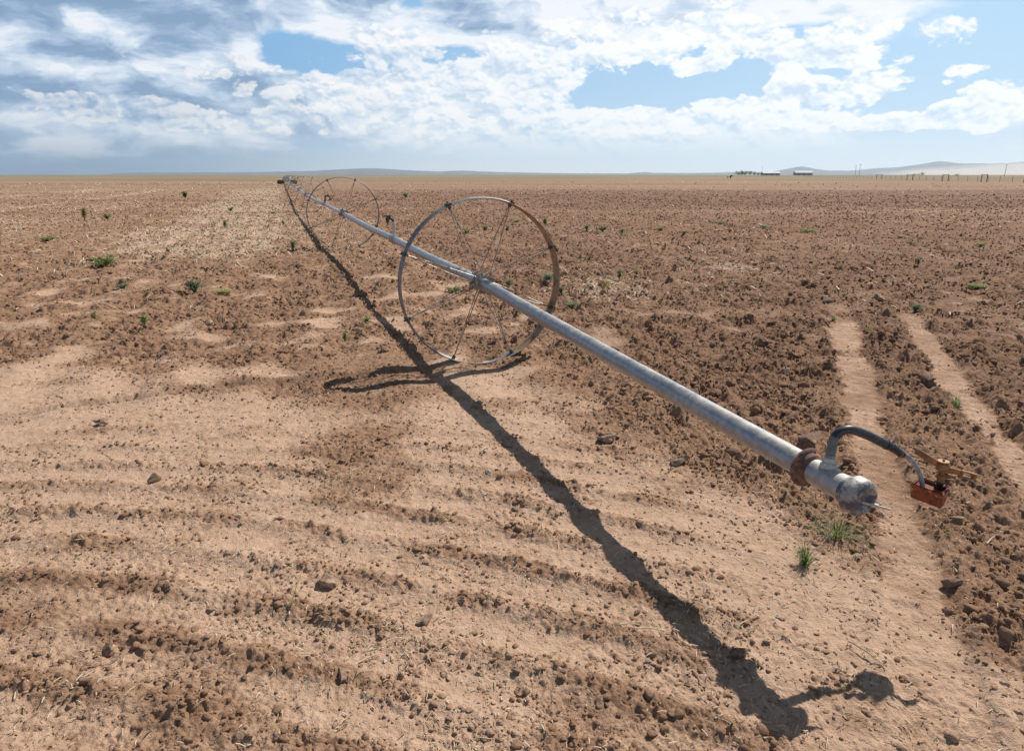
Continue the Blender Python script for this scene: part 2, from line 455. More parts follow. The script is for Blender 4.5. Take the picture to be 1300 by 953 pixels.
class MB:
    """collects simple solids into one mesh"""
    def __init__(s): s.v = []; s.f = []
    def add(s, vs, fs):
        k = len(s.v); s.v += [tuple(v) for v in vs]; s.f += [tuple(i + k for i in f) for f in fs]; return s
    def tube(s, pts, radii, n=12, cap=True):
        pts = [Vector(p) for p in pts]
        if not hasattr(radii, '__len__'): radii = [radii] * len(pts)
        rings = []; ref = None
        for i, p in enumerate(pts):
            d = (pts[min(i + 1, len(pts) - 1)] - pts[max(i - 1, 0)]).normalized()
            if ref is None:
                ref = Vector((0, 0, 1)) if abs(d.z) < .9 else Vector((1, 0, 0))
            a = (ref - d * ref.dot(d)).normalized(); b = d.cross(a); ref = a
            rings.append([p + (a * math.cos(2 * math.pi * k / n) + b * math.sin(2 * math.pi * k / n)) * radii[i] for k in range(n)])
        vs = [v for r in rings for v in r]; fs = []
        for i in range(len(rings) - 1):
            for k in range(n):
                fs.append((i * n + k, i * n + (k + 1) % n, (i + 1) * n + (k + 1) % n, (i + 1) * n + k))
        if cap:
            fs.append(tuple(range(n))[::-1]); fs.append(tuple((len(rings) - 1) * n + k for k in range(n)))
        return s.add(vs, fs)
    def lathe(s, o, d, prof, n=32, cap=True):
        d = Vector(d).normalized(); o = Vector(o)
        ref = Vector((0, 0, 1)) if abs(d.z) < .9 else Vector((1, 0, 0))
        a = (ref - d * ref.dot(d)).normalized(); b = d.cross(a)
        vs = []; fs = []
        for (t, r) in prof:
            for k in range(n):
                an = 2 * math.pi * k / n
                vs.append(o + d * t + (a * math.cos(an) + b * math.sin(an)) * r)
        for i in range(len(prof) - 1):
            for k in range(n):
                fs.append((i * n + k, i * n + (k + 1) % n, (i + 1) * n + (k + 1) % n, (i + 1) * n + k))
        if cap:
            fs.append(tuple(range(n))[::-1]); fs.append(tuple((len(prof) - 1) * n + k for k in range(n)))
        return s.add(vs, fs)
    def box(s, c, size, ax=None, taper=1.0):
        c = Vector(c); X, Y, Z = ax if ax else (Vector((1, 0, 0)), Vector((0, 1, 0)), Vector((0, 0, 1)))
        vs = []
        for k in (-1, 1):
            q = taper if k < 0 else 1.0
            for i, j in ((-1, -1), (1, -1), (1, 1), (-1, 1)):
                vs.append(c + X * (i * size[0] / 2 * q) + Y * (j * size[1] / 2 * q) + Z * (k * size[2] / 2))
        return s.add(vs, [(3, 2, 1, 0), (4, 5, 6, 7), (0, 1, 5, 4), (1, 2, 6, 5), (2, 3, 7, 6), (3, 0, 4, 7)])
    def build(s, name, mat, parent=None, smooth=True, bevel=0.0, angle=40):
        me = bpy.data.meshes.new(name)
        inv = parent.matrix_world_inv if False else None
        me.from_pydata([tuple(v) for v in s.v], [], s.f); me.update()
        bm = bmesh.new(); bm.from_mesh(me); bmesh.ops.recalc_face_normals(bm, faces=bm.faces[:])
        if bevel:
            es = [e for e in bm.edges if len(e.link_faces) == 2 and e.calc_face_angle(0) > .6]
            bmesh.ops.bevel(bm, geom=es, offset=bevel, segments=2, affect='EDGES', clamp_overlap=True)
        bm.to_mesh(me); bm.free()
        if smooth:
            me.polygons.foreach_set('use_smooth', [True] * len(me.polygons))
            try: me.set_sharp_from_angle(angle=math.radians(angle))
            except Exception: pass
        return link(name, me, mat, parent)

def empty(name, loc=(0, 0, 0)):
    o = bpy.data.objects.new(name, None); COL.objects.link(o); o.location = loc; o.empty_display_size = .1
    return o

def local(m, loc):
    """shift an MB's points into the frame of a parent standing at loc"""
    L = Vector(loc); m.v = [tuple(Vector(v) - L) for v in m.v]; return m

# ------------------------------------------------------------------ GROUND
def build_ground():
    half = math.radians(62)
    rows = [0.75]
    while rows[-1] < 14: rows.append(rows[-1] * 1.0026)
    while rows[-1] < 55: rows.append(rows[-1] * 1.0036)
    while rows[-1] < 300: rows.append(rows[-1] * 1.012)
    while rows[-1] < 40000: rows.append(rows[-1] * 1.12)
    R = np.array(rows)
    th_f = np.linspace(-half, half, 1060)
    th_b = np.linspace(half, 2 * math.pi - half, 120)[1:-1]
    TH = np.concatenate([th_f, th_b]); nt = len(TH); nr = len(R)
    jit = 1 + .0009 * rng.standard_normal((nr, nt)) * (R[:, None] < 50)
    RR = R[:, None] * jit; T = np.broadcast_to(TH[None, :], RR.shape)
    x = (RR * np.sin(T)).ravel(); y = (RR * np.cos(T)).ravel()
    m = masks(x, y); z = height(x, y, m)
    V = np.stack([x, y, z], 1); V = np.vstack([V, [[0, 0, 0.0]]])
    i = np.arange(nr - 1)[:, None]; j = np.arange(nt)[None, :]; j2 = (j + 1) % nt
    Fq = np.stack(np.broadcast_arrays(i * nt + j, (i + 1) * nt + j, (i + 1) * nt + j2, i * nt + j2), -1).reshape(-1, 4)
    Fq = Fq[:, ::-1]
    me = bpy.data.meshes.new('ground')
    tri = np.stack([np.full(nt, nr * nt), (np.arange(nt) + 1) % nt, np.arange(nt)], 1)
    me.vertices.add(len(V)); me.vertices.foreach_set('co', V.astype(np.float32).ravel())
    loops = np.concatenate([Fq.ravel(), tri.ravel()]).astype(np.int32)
    me.loops.add(len(loops)); me.loops.foreach_set('vertex_index', loops)
    me.polygons.add(len(Fq) + len(tri))
    ls = np.concatenate([np.arange(len(Fq)) * 4, len(Fq) * 4 + np.arange(len(tri)) * 3]).astype(np.int32)
    me.polygons.foreach_set('loop_start', ls)
    me.update(calc_edges=True)
    me.polygons.foreach_set('use_smooth', np.ones(len(me.polygons), bool))
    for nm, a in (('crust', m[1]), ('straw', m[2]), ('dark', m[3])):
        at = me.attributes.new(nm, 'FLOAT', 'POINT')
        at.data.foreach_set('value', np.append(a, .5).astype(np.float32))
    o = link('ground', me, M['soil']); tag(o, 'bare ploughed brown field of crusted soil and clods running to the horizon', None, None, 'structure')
    return o

# ------------------------------------------------------------------ CLODS (uncountable litter)
def ico(sub):
    bm = bmesh.new(); bmesh.ops.create_icosphere(bm, subdivisions=sub, radius=1)
    V = np.array([v.co[:] for v in bm.verts]); Fc = np.array([[v.index for v in f.verts] for f in bm.faces]); bm.free()
    return V, Fc

def lump_variant(V, seed, amp=.35):
    r = 1 + amp * (gnoise(V[:, 0] * 1.4 + seed * 3.1, V[:, 1] * 1.4 + V[:, 2] * 1.1, seed) + .6 * gnoise(V[:, 0] * 3 + V[:, 2] * 2, V[:, 1] * 3 - seed, seed + 7))
    # chop a few planes for an angular, broken look
    W = V * r[:, None]
    rr = np.random.default_rng(seed)
    for k in range(8):
        n = rr.normal(size=3); n /= np.linalg.norm(n); d = .42 + .30 * rr.random()
        e = W @ n - d; W = W - np.clip(e, 0, None)[:, None] * n[None] * .85
    return W

def build_clods():
    sets = []
    Vs, Fs = ico(1); Vm, Fm = ico(2)
    allV = []; allF = []; A = {'crust': [], 'straw': [], 'dark': []}; off = 0
    N = 350000
    r = 1.25 * (75 / 1.25) ** rng.random(N)
    th = (rng.random(N) * 2 - 1) * math.radians(58)
    x = r * np.sin(th); y = r * np.cos(th)
    m = masks(x, y); rough, crust, straw, dark, trk = m
    patch = sstep(-.25, .35, fbm(x, y, 2.2, 4, 91, .65)); patch2 = sstep(.0, .5, fbm(x, y, 3.5, 4, 97, .7)); n0 = gnoise(x * .08, y * .3, 93)
    prob = np.clip(rough ** 1.1 * (.12 + .88 * patch) * .95 + .03 + .14 * patch2, 0, 1) * (1 - .7 * trk) * (1 - .93 * sstep(24, 70, r + 10 * n0))
    keep = rng.random(N) < prob
    x, y, r = x[keep], y[keep], r[keep]; rough = rough[keep]
    mk = [a[keep] for a in m]
    n = len(x)
    smin = .00122 * r + .0010
    s = smin * (rng.random(n) + 1e-4) ** (-1 / 1.9)
    s = np.minimum(s, .010 + .036 * rough * rng.random(n) ** 1.2)
    s = np.maximum(s, smin)
    z = height(x, y, mk)
    big = s / r > .0048
    for V0, F0, sel, cnt in ((Vm, Fm, np.where(big)[0], 6), (Vs, Fs, np.where(~big)[0], 5)):
        var = [lump_variant(V0, 300 + k + cnt * 10, .4) for k in range(cnt)]
        vi = rng.integers(0, cnt, len(sel))
        for k in range(cnt):
            idx = sel[vi == k]; q = len(idx)
            if not q: continue
            a = rng.random(q) * 6.283; c, sn = np.cos(a), np.sin(a)
            sc = s[idx, None] * np.stack([.8 + .6 * rng.random(q), .7 + .5 * rng.random(q), .5 + .45 * rng.random(q)], 1)
            P = var[k][None] * sc[:, None, :]
            tl = (rng.random(q) - .5) * .9
            P2 = np.stack([P[..., 0], P[..., 1] * np.cos(tl)[:, None] - P[..., 2] * np.sin(tl)[:, None], P[..., 1] * np.sin(tl)[:, None] + P[..., 2] * np.cos(tl)[:, None]], -1)
            X = P2[..., 0] * c[:, None] - P2[..., 1] * sn[:, None] + x[idx, None]
            Y = P2[..., 0] * sn[:, None] + P2[..., 1] * c[:, None] + y[idx, None]
            Z = P2[..., 2] + (z[idx] + s[idx] * .06)[:, None]
            allV.append(np.stack([X, Y, Z], -1).reshape(-1, 3))
            nv = len(V0)
            allF.append((F0[None] + (off + np.arange(q) * nv)[:, None, None]).reshape(-1, 3)); off += q * nv
            for nm, a_ in (('crust', mk[1]), ('straw', mk[2]), ('dark', mk[3])):
                rnd = rng.random(q) * .4
                v = {'crust': a_[idx] * .85 + rnd - .36, 'straw': a_[idx] * .0, 'dark': a_[idx] * .9 + .1 + rnd * .6}[nm]
                A[nm].append(np.repeat(v, nv))
    me = mesh_np('soil_clods', np.concatenate(allV), np.concatenate(allF), 3)
    for nm in A:
        at = me.attributes.new(nm, 'FLOAT', 'POINT'); at.data.foreach_set('value', np.concatenate(A[nm]).astype(np.float32))
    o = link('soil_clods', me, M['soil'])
    tag(o, 'crumbled brown soil clods strewn all over the ploughed field', 'soil clods', None, 'stuff')

# ------------------------------------------------------------------ STRAW litter
def prisms(x, y, z, L, w, az, tilt, bend=.0):
    """thin three sided stalks, returns V, F(quads)"""
    n = len(x)
    d = np.stack([np.cos(az) * np.cos(tilt), np.sin(az) * np.cos(tilt), np.sin(tilt)], 1)
    sd = np.stack([-np.sin(az), np.cos(az), np.zeros(n)], 1)
    up = np.cross(d, sd)
    P0 = np.stack([x, y, z], 1)
    V = np.zeros((n, 9, 3))
    for i, t in enumerate((-.5, 0, .5)):
        c = P0 + d * (L * t)[:, None] + up * ((0.25 - t * t) * bend * L)[:, None]
        for k in range(3):
            a = 2 * math.pi * k / 3
            V[:, i * 3 + k] = c + (sd * math.cos(a) + up * math.sin(a) * .6) * w[:, None]
    Fq = []
    for i in range(2):
        for k in range(3):
            Fq.append((i * 3 + k, i * 3 + (k + 1) % 3, (i + 1) * 3 + (k + 1) % 3, (i + 1) * 3 + k))
    Fq = np.array(Fq)[None] + (np.arange(n) * 9)[:, None, None]
    return V.reshape(-1, 3), Fq.reshape(-1, 4)

def build_straw():
    N = 105000
    r = 1.25 * (30 / 1.25) ** rng.random(N); th = (rng.random(N) * 2 - 1) * math.radians(58)
    x = r * np.sin(th); y = r * np.cos(th)
    m = masks(x, y)
    cl = sstep(-.1, .6, fbm(x, y, 1.7, 3, 131))
    keep = rng.random(N) < np.clip(.03 + .20 * cl + .8 * m[2] * (.4 + .6 * cl), 0, 1) * (1 - .6 * m[4])
    x, y, r = x[keep], y[keep], r[keep]; mk = [a[keep] for a in m]; n = len(x)
    z = height(x, y, mk)
    L = (.008 + .030 * rng.random(n) ** 3) * (1 + r * .06); w = .0008 + .0008 * rng.random(n) + .00024 * r
    az = rng.random(n) * 6.283; tilt = rng.normal(0, .10, n)
    V, Fq = prisms(x, y, z + .004 + np.abs(np.sin(tilt)) * L * .4, L, w, az, tilt, .3)
    half = rng.random(n) < .45
    me = mesh_np('straw_litter', V, Fq, 4)
    me.materials.append(M['straw']); me.materials.append(M['straw_dark'])
    me.polygons.foreach_set('material_index', np.repeat(half.astype(np.int32), 6))
    o = link('straw_litter', me); tag(o, 'pale chopped straw litter scattered over the brown soil', 'straw', None, 'stuff')
    # clumps of stubble further out, between the rows
    N = 26000
    r = 9 * (150 / 9) ** rng.random(N); th = (rng.random(N) * 2 - 1) * math.radians(46)
    x = r * np.sin(th); y = r * np.cos(th); m = masks(x, y)
    keep = rng.random(N) < np.clip(m[2] * 1.1 - .05, 0, 1)
    x, y, r = x[keep], y[keep], r[keep]; mk = [a[keep] for a in m]; n = len(x)
    L = .04 + .08 * rng.random(n) + .0012 * r; w = .003 + .0008 * r * rng.random(n)
    V, Fq = prisms(x, y, height(x, y, mk) + L * .2, L, w, rng.random(n) * 6.283, rng.normal(.3, .4, n), .2)
    me = mesh_np('stubble', V, Fq, 4)
    o = link('stubble', me, M['straw']); tag(o, 'pale dry stubble in rows across the middle of the field', 'stubble', None, 'stuff')

# ------------------------------------------------------------------ individual clods, stones, stalks
def rock(name, px, py, wpx, label, cat, mat, flat=.6, seed=0, sink=.3, group=None, rot=None, ax=(1, .7)):
    g = hit(px, py); D = (g - Vector((0, 0, CH))).dot(Vector((0, cp, -sp)))
    s = wpx * D / F / 2
    V, Fc = ico(4)
    W = lump_variant(V, 900 + seed, .38)
    W = W * (1 + .05 * gnoise(V[:, 0] * 9 + V[:, 2] * 7, V[:, 1] * 9, seed))[:, None]
    W = W * np.array([ax[0], ax[1], flat]) * s
    me = mesh_np(name, W, Fc, 3)
    o = link(name, me, mat, None, True)
    o.location = (g.x, g.y, gz(g.x, g.y) + s * flat * (1 - sink) * .55); o.rotation_euler = (0, 0, rot if rot is not None else seed * 1.3)
    tag(o, label, cat, group); return o

def build_rocks():
    C = 'prominent soil clods'
    L = [
     (417, 741, 34, 'large smooth brown clod with a deep notch, above the lone grass blade', .55, 3, 0.1),
     (197, 617, 20, 'brown clod sitting on the crumbly ridge in the left foreground', .7, 5, None),
     (1210, 742, 36, 'rounded dark clod at the right edge of the wide foreground tyre track', .6, 8, .2),
     (772, 561, 30, 'flat dark clod between the pipe and its shadow, upper of the pair', .5, 9, .1),
     (860, 588, 32, 'flat dark clod just below the middle of the grey pipe', .45, 11, .2),
     (1024, 566, 36, 'brown clod half hidden behind the rusty flange of the pipe', .6, 14, .3),
     (994, 474, 24, 'rounded brown clod left of the upper end of the tyre track', .65, 15, None),
     (1173, 485, 26, 'dark wedge-shaped clod between the two tyre tracks', .6, 18, .4),
     (131, 541, 20, 'dark brown clod on smooth soil at the far left', .6, 19, 0),
     (138, 829, 24, 'dark rough clod in the bottom left corner', .7, 21, None),
     (437, 858, 30, 'brown clod at the lower edge of the field, left of centre', .55, 23, None),
     (938, 831, 32, 'brown clod touching the tip of the pipe shadow at the bottom', .5, 26, .5),
     (540, 788, 26, 'dark jagged clod right of the notched brown clod', .6, 27, None),
     (487, 449, 14, 'dark clod just left of the first wheel in the pipe shadow', .8, 28, None),
     (607, 519, 16, 'dark clod lying inside the pipe shadow below the wheel', .8, 31, None),
     (1117, 382, 18, 'dark clod beside the upper end of the left tyre track', .6, 33, None),
     (1052, 384, 16, 'dark clod at the head of the left tyre track', .6, 34, None),
     (265, 412, 14, 'dark clod in the cloddy patch of the left field', .7, 35, None)]
    for px, py, w, lab, fl, sd, rot in L:
        rock('soil_clod', px, py, w, lab, 'clod', M['clod'] if sd % 2 else M['clod_dark'], fl, sd, .3, None, rot)
    P = [(620, 606, 10, 'white angular pebble below the first wheel, left of the pipe shadow'),
         (899, 776, 7, 'small round pale pebble inside the pipe shadow near the bottom'),
         (987, 781, 7, 'small grey pebble right of the lower end of the pipe shadow'),
         (621, 705, 6, 'small cream pebble left of the pipe shadow, in the middle foreground'),
         (488, 837, 8, 'whitish pebble near the bottom edge, left of centre')]
    for k, (px, py, w, lab) in enumerate(P):
        rock('pebble', px, py, w, lab, 'pebble', M['stone'], .7, 50 + k, .2)
    ST = [((787, 799), (812, 801), .0030, 'upper of two dry straw stalks lying left of the pipe shadow'),
          ((806, 804), (842, 808), .0034, 'thicker lower straw stalk lying left of the pipe shadow'),
          ((1077, 816), (1124, 850), .0026, 'long thin brown stick pointing down to the bottom right'),
          ((455, 840), (483, 830), .0026, 'pale straw stalk near the bottom, left of centre'),
          ((610, 577), (619, 573), .003, 'short pale straw stalk just below the pipe shadow fork'),
          ((1253, 690), (1262, 682), .0025, 'whitish forked straw at the far right foreground')]
    for a, b, w, lab in ST:
        A, B = ground(*a), ground(*b); c = (A + B) / 2; zc = max(gz(A.x, A.y), gz(B.x, B.y), gz(c.x, c.y)) + .004
        m = MB(); A2 = Vector((A.x, A.y, zc)); B2 = Vector((B.x, B.y, zc + .004)); mid = (A2 + B2) / 2 + Vector((.002, .003, .004))
        m.tube([A2, mid, B2], [w, w * .9, w * .6], 6)
        c3 = Vector((c.x, c.y, zc)); o = local(m, c3).build('straw_stalk', M['straw'] if 'brown' not in lab else M['straw_dark'])
        o.location = c3; tag(o, lab, 'straw stalk')

# ------------------------------------------------------------------ weeds
def leaf_quad(m, p, d, side, L, w, droop=.4):
    d = d.normalized(); n = d.cross(side).normalized()
    a = p; b = p + d * L * .5 + Vector((0, 0, L * .05)); c = p + d * L + Vector((0, 0, -L * droop * .5))
    m.add([a, b + side * w * .5, c, b - side * w * .5], [(0, 1, 2, 3)])

def weed_mesh(kind, w, h, rs):
    rd = random.Random(rs)
    m = MB()
    if kind == 'grass':
        n = 120
        for k in range(n):
            a = rd.random() * 6.283; r0 = w * .18 * rd.random(); r1 = r0 + w * .60 * rd.random()
            hh = h * (.25 + .75 * rd.random()) * (1 - .35 * r1 / w)
            d = Vector((math.cos(a), math.sin(a), 0)); s = Vector((-d.y, d.x, 0)); bw = .0011 + .010 * w * .1
            pts = [d * r0, d * (r0 + (r1 - r0) * .35) + Vector((0, 0, hh * .6)), d * r1 + Vector((0, 0, hh))]
            if rd.random() < .3: pts[2] = d * (r1 + w * .2) + Vector((0, 0, hh * .6))
            m.add([pts[0] - s * bw, pts[0] + s * bw, pts[1] + s * bw * .9, pts[1] - s * bw * .9, pts[2]],
                  [(0, 1, 2, 3), (3, 2, 4)])
    else:
        n = {'bushy': 40, 'sprawl': 30, 'tall': 16}[kind]
        for k in range(n):
            a = rd.random() * 6.283
            out = w * .5 * rd.random() ** .6; up = h * (.35 + .65 * rd.random())
            if kind == 'sprawl': up *= .55
            if kind == 'tall': out *= .45
            e = Vector((math.cos(a) * out, math.sin(a) * out, up)); mid = Vector((e.x * .45, e.y * .45, up * .62))
            m.tube([Vector((0, 0, -.01)), mid, e], [.004 * h / .2, .003 * h / .2, .0015 * h / .2], 3, False)
            for q in range(9):
                t = .25 + .75 * q / 8.0
                p = mid.lerp(e, (t - .3) / .7) if t > .3 else Vector((0, 0, 0)).lerp(mid, t / .3)
                b = rd.random() * 6.283; d = Vector((math.cos(b), math.sin(b), .5 * rd.random()))
                ll = (.17 + .13 * rd.random()) * max(h, w * .6)
                leaf_quad(m, p, d, Vector((-d.y, d.x, rd.uniform(-.3, .3))).normalized(), ll, ll * .34, rd.random())
    return m

WEEDS = [
 (132, 338, 34, 14, 'bushy', 'leaf_dark', 'large dense dark green weed low in the left field'),
 (60, 305, 22, 9, 'sprawl', 'leaf_dark', 'low dark green weed at the far left edge of the field'),
 (108, 280, 9, 16, 'tall', 'leaf_yellow', 'upright yellow-green weed in the left field'),
 (136, 278, 11, 7, 'bushy', 'leaf', 'small rounded green weed right of the upright yellow-green weed'),
 (235, 251, 7, 8, 'bushy', 'leaf_dark', 'tiny bright green weed high in the left field near a pale row'),
 (247, 371, 26, 17, 'bushy', 'leaf_grey', 'grey-green feathery weed in the middle of the left field'),
 (285, 373, 24, 9, 'sprawl', 'leaf', 'sprawling bright green weed beside the grey-green feathery weed'),
 (119, 406, 18, 12, 'tall', 'leaf', 'bright green sprig left of the cloddy patch'),
 (184, 418, 18, 18, 'tall', 'leaf', 'small upright green weed left of a group of dark clods'),
 (155, 368, 18, 10, 'sprawl', 'leaf_grey', 'dull olive weed below the large dark green weed'),
 (286, 290, 8, 10, 'tall', 'leaf', 'tiny upright weed halfway to the pipe shadow in the left field'),
 (293, 269, 9, 6, 'bushy', 'leaf_grey', 'tiny dull weed on the pale straw strip'),
 (360, 286, 8, 8, 'tall', 'leaf_grey', 'thin dull weed left of the pipe shadow, far up the field'),
 (372, 320, 16, 14, 'tall', 'leaf_grey', 'olive weed with a dark patch beside the pipe shadow'),
 (350, 339, 16, 7, 'sprawl', 'leaf_yellow', 'yellowish flat weed left of the pipe shadow'),
 (438, 431, 14, 12, 'tall', 'leaf', 'small green weed left of the pipe shadow near the first wheel'),
 (466, 412, 10, 8, 'bushy', 'leaf', 'small green sprig at the edge of the pipe shadow'),
 (421, 281, 14, 7, 'sprawl', 'leaf_yellow', 'yellowish weed under the pipe at the second wheel'),
 (515, 251, 9, 7, 'bushy', 'leaf', 'bright green round weed between the two nearest wheels'),
 (496, 279, 10, 7, 'sprawl', 'leaf_grey', 'low grey-green weed right of the second wheel'),
 (592, 297, 14, 8, 'bushy', 'leaf', 'bright green weed seen through the top of the first wheel'),
 (616, 294, 10, 7, 'bushy', 'leaf_grey', 'grey-green weed seen through the top of the first wheel'),
 (644, 294, 9, 10, 'tall', 'leaf_grey', 'thin upright weed seen between the upper spokes'),
 (657, 282, 13, 5, 'sprawl', 'leaf', 'flat green weed near the top right of the first wheel rim'),
 (576, 371, 24, 8, 'bushy', 'leaf', 'green weed patch just under the pipe by the first hub'),
 (646, 364, 14, 10, 'bushy', 'leaf_grey', 'grey-green weed right of the first hub'),
 (696, 360, 16, 14, 'bushy', 'leaf_grey', 'bluish green weed inside the right side of the first wheel'),
 (692, 286, 7, 12, 'tall', 'leaf', 'thin green weed just right of the first wheel rim'),
 (725, 392, 26, 12, 'sprawl', 'leaf_grey', 'wide grey-green weed right of the first wheel rim'),
 (744, 354, 22, 12, 'grass', 'leaf_yellow', 'yellowed grass clump on the pale straw patch'),
 (770, 364, 24, 14, 'grass', 'leaf_yellow', 'yellow-green grass clump in the middle of the pale straw patch'),
 (786, 356, 10, 14, 'tall', 'leaf', 'upright green weed on the right of the pale straw patch'),
 (712, 372, 10, 9, 'bushy', 'leaf', 'small green weed against the right side of the first rim'),
 (808, 349, 8, 7, 'bushy', 'leaf', 'small bright green sprig right of the pale straw patch'),
 (745, 294, 9, 7, 'bushy', 'leaf', 'leftmost small green weed in the row across the middle field'),
 (765, 296, 15, 7, 'bushy', 'leaf_dark', 'second green weed in the row across the middle field'),
 (790, 296, 11, 6, 'bushy', 'leaf', 'third green weed in the row across the middle field'),
 (838, 294, 12, 6, 'bushy', 'leaf_dark', 'fourth green weed in the row, darker and round'),
 (868, 299, 8, 5, 'bushy', 'leaf', 'tiny green weed below the row across the middle field'),
 (805, 274, 10, 5, 'sprawl', 'leaf', 'small green weed above the row, left'),
 (858, 272, 9, 5, 'sprawl', 'leaf', 'small green weed above the row, right'),
 (914, 285, 20, 6, 'sprawl', 'leaf', 'wide flat green weed in the middle distance of the dark field'),
 (970, 290, 16, 9, 'sprawl', 'leaf_grey', 'grey-green weed right of the wide flat green weed'),
 (1026, 296, 24, 8, 'sprawl', 'leaf', 'wide low green weed far up the right field'),
 (1164, 307, 14, 6, 'sprawl', 'leaf', 'small flat weed far up the right field'),
 (1245, 313, 14, 6, 'sprawl', 'leaf', 'small flat weed near the right edge, far up the field'),
 (1238, 364, 30, 9, 'sprawl', 'leaf', 'bright green spreading weed in the right field above the tracks'),
 (1162, 396, 18, 10, 'bushy', 'leaf_grey', 'grey weed at the head of the right tyre track'),
 (1176, 396, 10, 8, 'grass', 'leaf_grey', 'small olive tuft beside the grey weed at the right track'),
 (1102, 422, 12, 6, 'bushy', 'leaf_dark', 'small dark green weed between the two tyre tracks'),
 (1165, 338, 12, 12, 'tall', 'leaf_grey', 'thin pale weed in the dark soil above the right track'),
 (1213, 514, 22, 32, 'grass', 'grass', 'tall green grass tuft growing in the right tyre track'),
 (1062, 680, 80, 27, 'grass', 'grass', 'wide green grass tuft on the soil under the pipe end cap'),
 (1022, 716, 34, 38, 'grass', 'grass', 'upright green grass tuft left of the pipe end cap'),
 (1058, 407, 10, 9, 'grass', 'grass', 'tiny grass tuft inside the left tyre track'),
]

def build_weeds():
    for k, (px, py, w, h, kind, mat, lab) in enumerate(WEEDS):
        g = hit(px, py); D = (g - Vector((0, 0, CH))).dot(Vector((0, cp, -sp)))
        W, Hh = w * D / F, h * D / F * 1.05
        o = weed_mesh(kind, W, Hh, k + 5).build('grass_tuft' if kind == 'grass' else 'weed', M[mat], None, False)
        o.location = (g.x, g.y, gz(g.x, g.y) - .002)
        tag(o, lab, 'grass tuft' if kind == 'grass' else 'weed')
    # a lone blade of grass
    a = ground(370, 778); z = gz(a.x, a.y); m = MB()
    tip = Vector((.045, .02, .13))
    m.add([Vector((-.002, 0, 0)), Vector((.002, 0, 0)), tip * .55 + Vector((.0015, 0, .01)), tip * .55 + Vector((-.0015, 0, .01)), tip], [(0, 1, 2, 3), (3, 2, 4)])
    for q in range(4):
        m.add([Vector((-.0015, 0, 0)), Vector((.0015, 0, 0)), Vector((.02 * (q - 1.5), .01 * q - .01, .03 + .006 * q))], [(0, 1, 2)])
    o = m.build('grass_sprout', M['grass'], None, False); o.location = (a.x, a.y, z); tag(o, 'lone thin green grass blade in the bare foreground soil', 'grass sprout')

# ------------------------------------------------------------------ WHEEL LINE
ENDZ = -.128; L0 = 4.03
END = HUB1 - PDIR * L0 + Vector((0, 0, ENDZ))
AX = (END - HUB1).normalized()                      # from the hub towards the near end

def t_at(px):
    """distance from the hub along the near pipe whose image x is px"""
    lo, hi = 0.0, 4.4
    for _ in range(50):
        mid = (lo + hi) / 2; P = HUB1 + AX * mid; q = P - Vector((0, 0, CH))
        X = CX + F * q.x / (q.y * cp - q.z * sp)
        if X < px: lo = mid
        else: hi = mid
    return lo

def corr_strip(R, w, a0, a1, n, nb=10, thick=.005):
    """arc of a corrugated rim band in the local x-z plane, axle along y"""
    vs = []; fs = []
    m = 2 * nb
    for i in range(n + 1):
        a = a0 + (a1 - a0) * i / n; c, s = math.cos(a), math.sin(a)
        prof = []
        for k in range(nb + 1):
            u = k / nb; yy = (u - .5) * w
            cr = .005 * math.cos(u * 3 * 2 * math.pi)
            edge = -.010 if k in (0, nb) else 0
            prof.append((yy, R - .006 + cr + edge + .006))
        for k, (yy, rr) in enumerate(prof): vs.append((c * rr, yy, s * rr))
        for k, (yy, rr) in reversed(list(enumerate(prof))): vs.append((c * (rr - thick), yy, s * (rr - thick)))
    q = 2 * (nb + 1)
    for i in range(n):
        for k in range(q):
            fs.append((i * q + k, i * q + (k + 1) % q, (i + 1) * q + (k + 1) % q, (i + 1) * q + k))
    fs.append(tuple(range(q))); fs.append(tuple(n * q + k for k in range(q))[::-1])
    return vs, fs

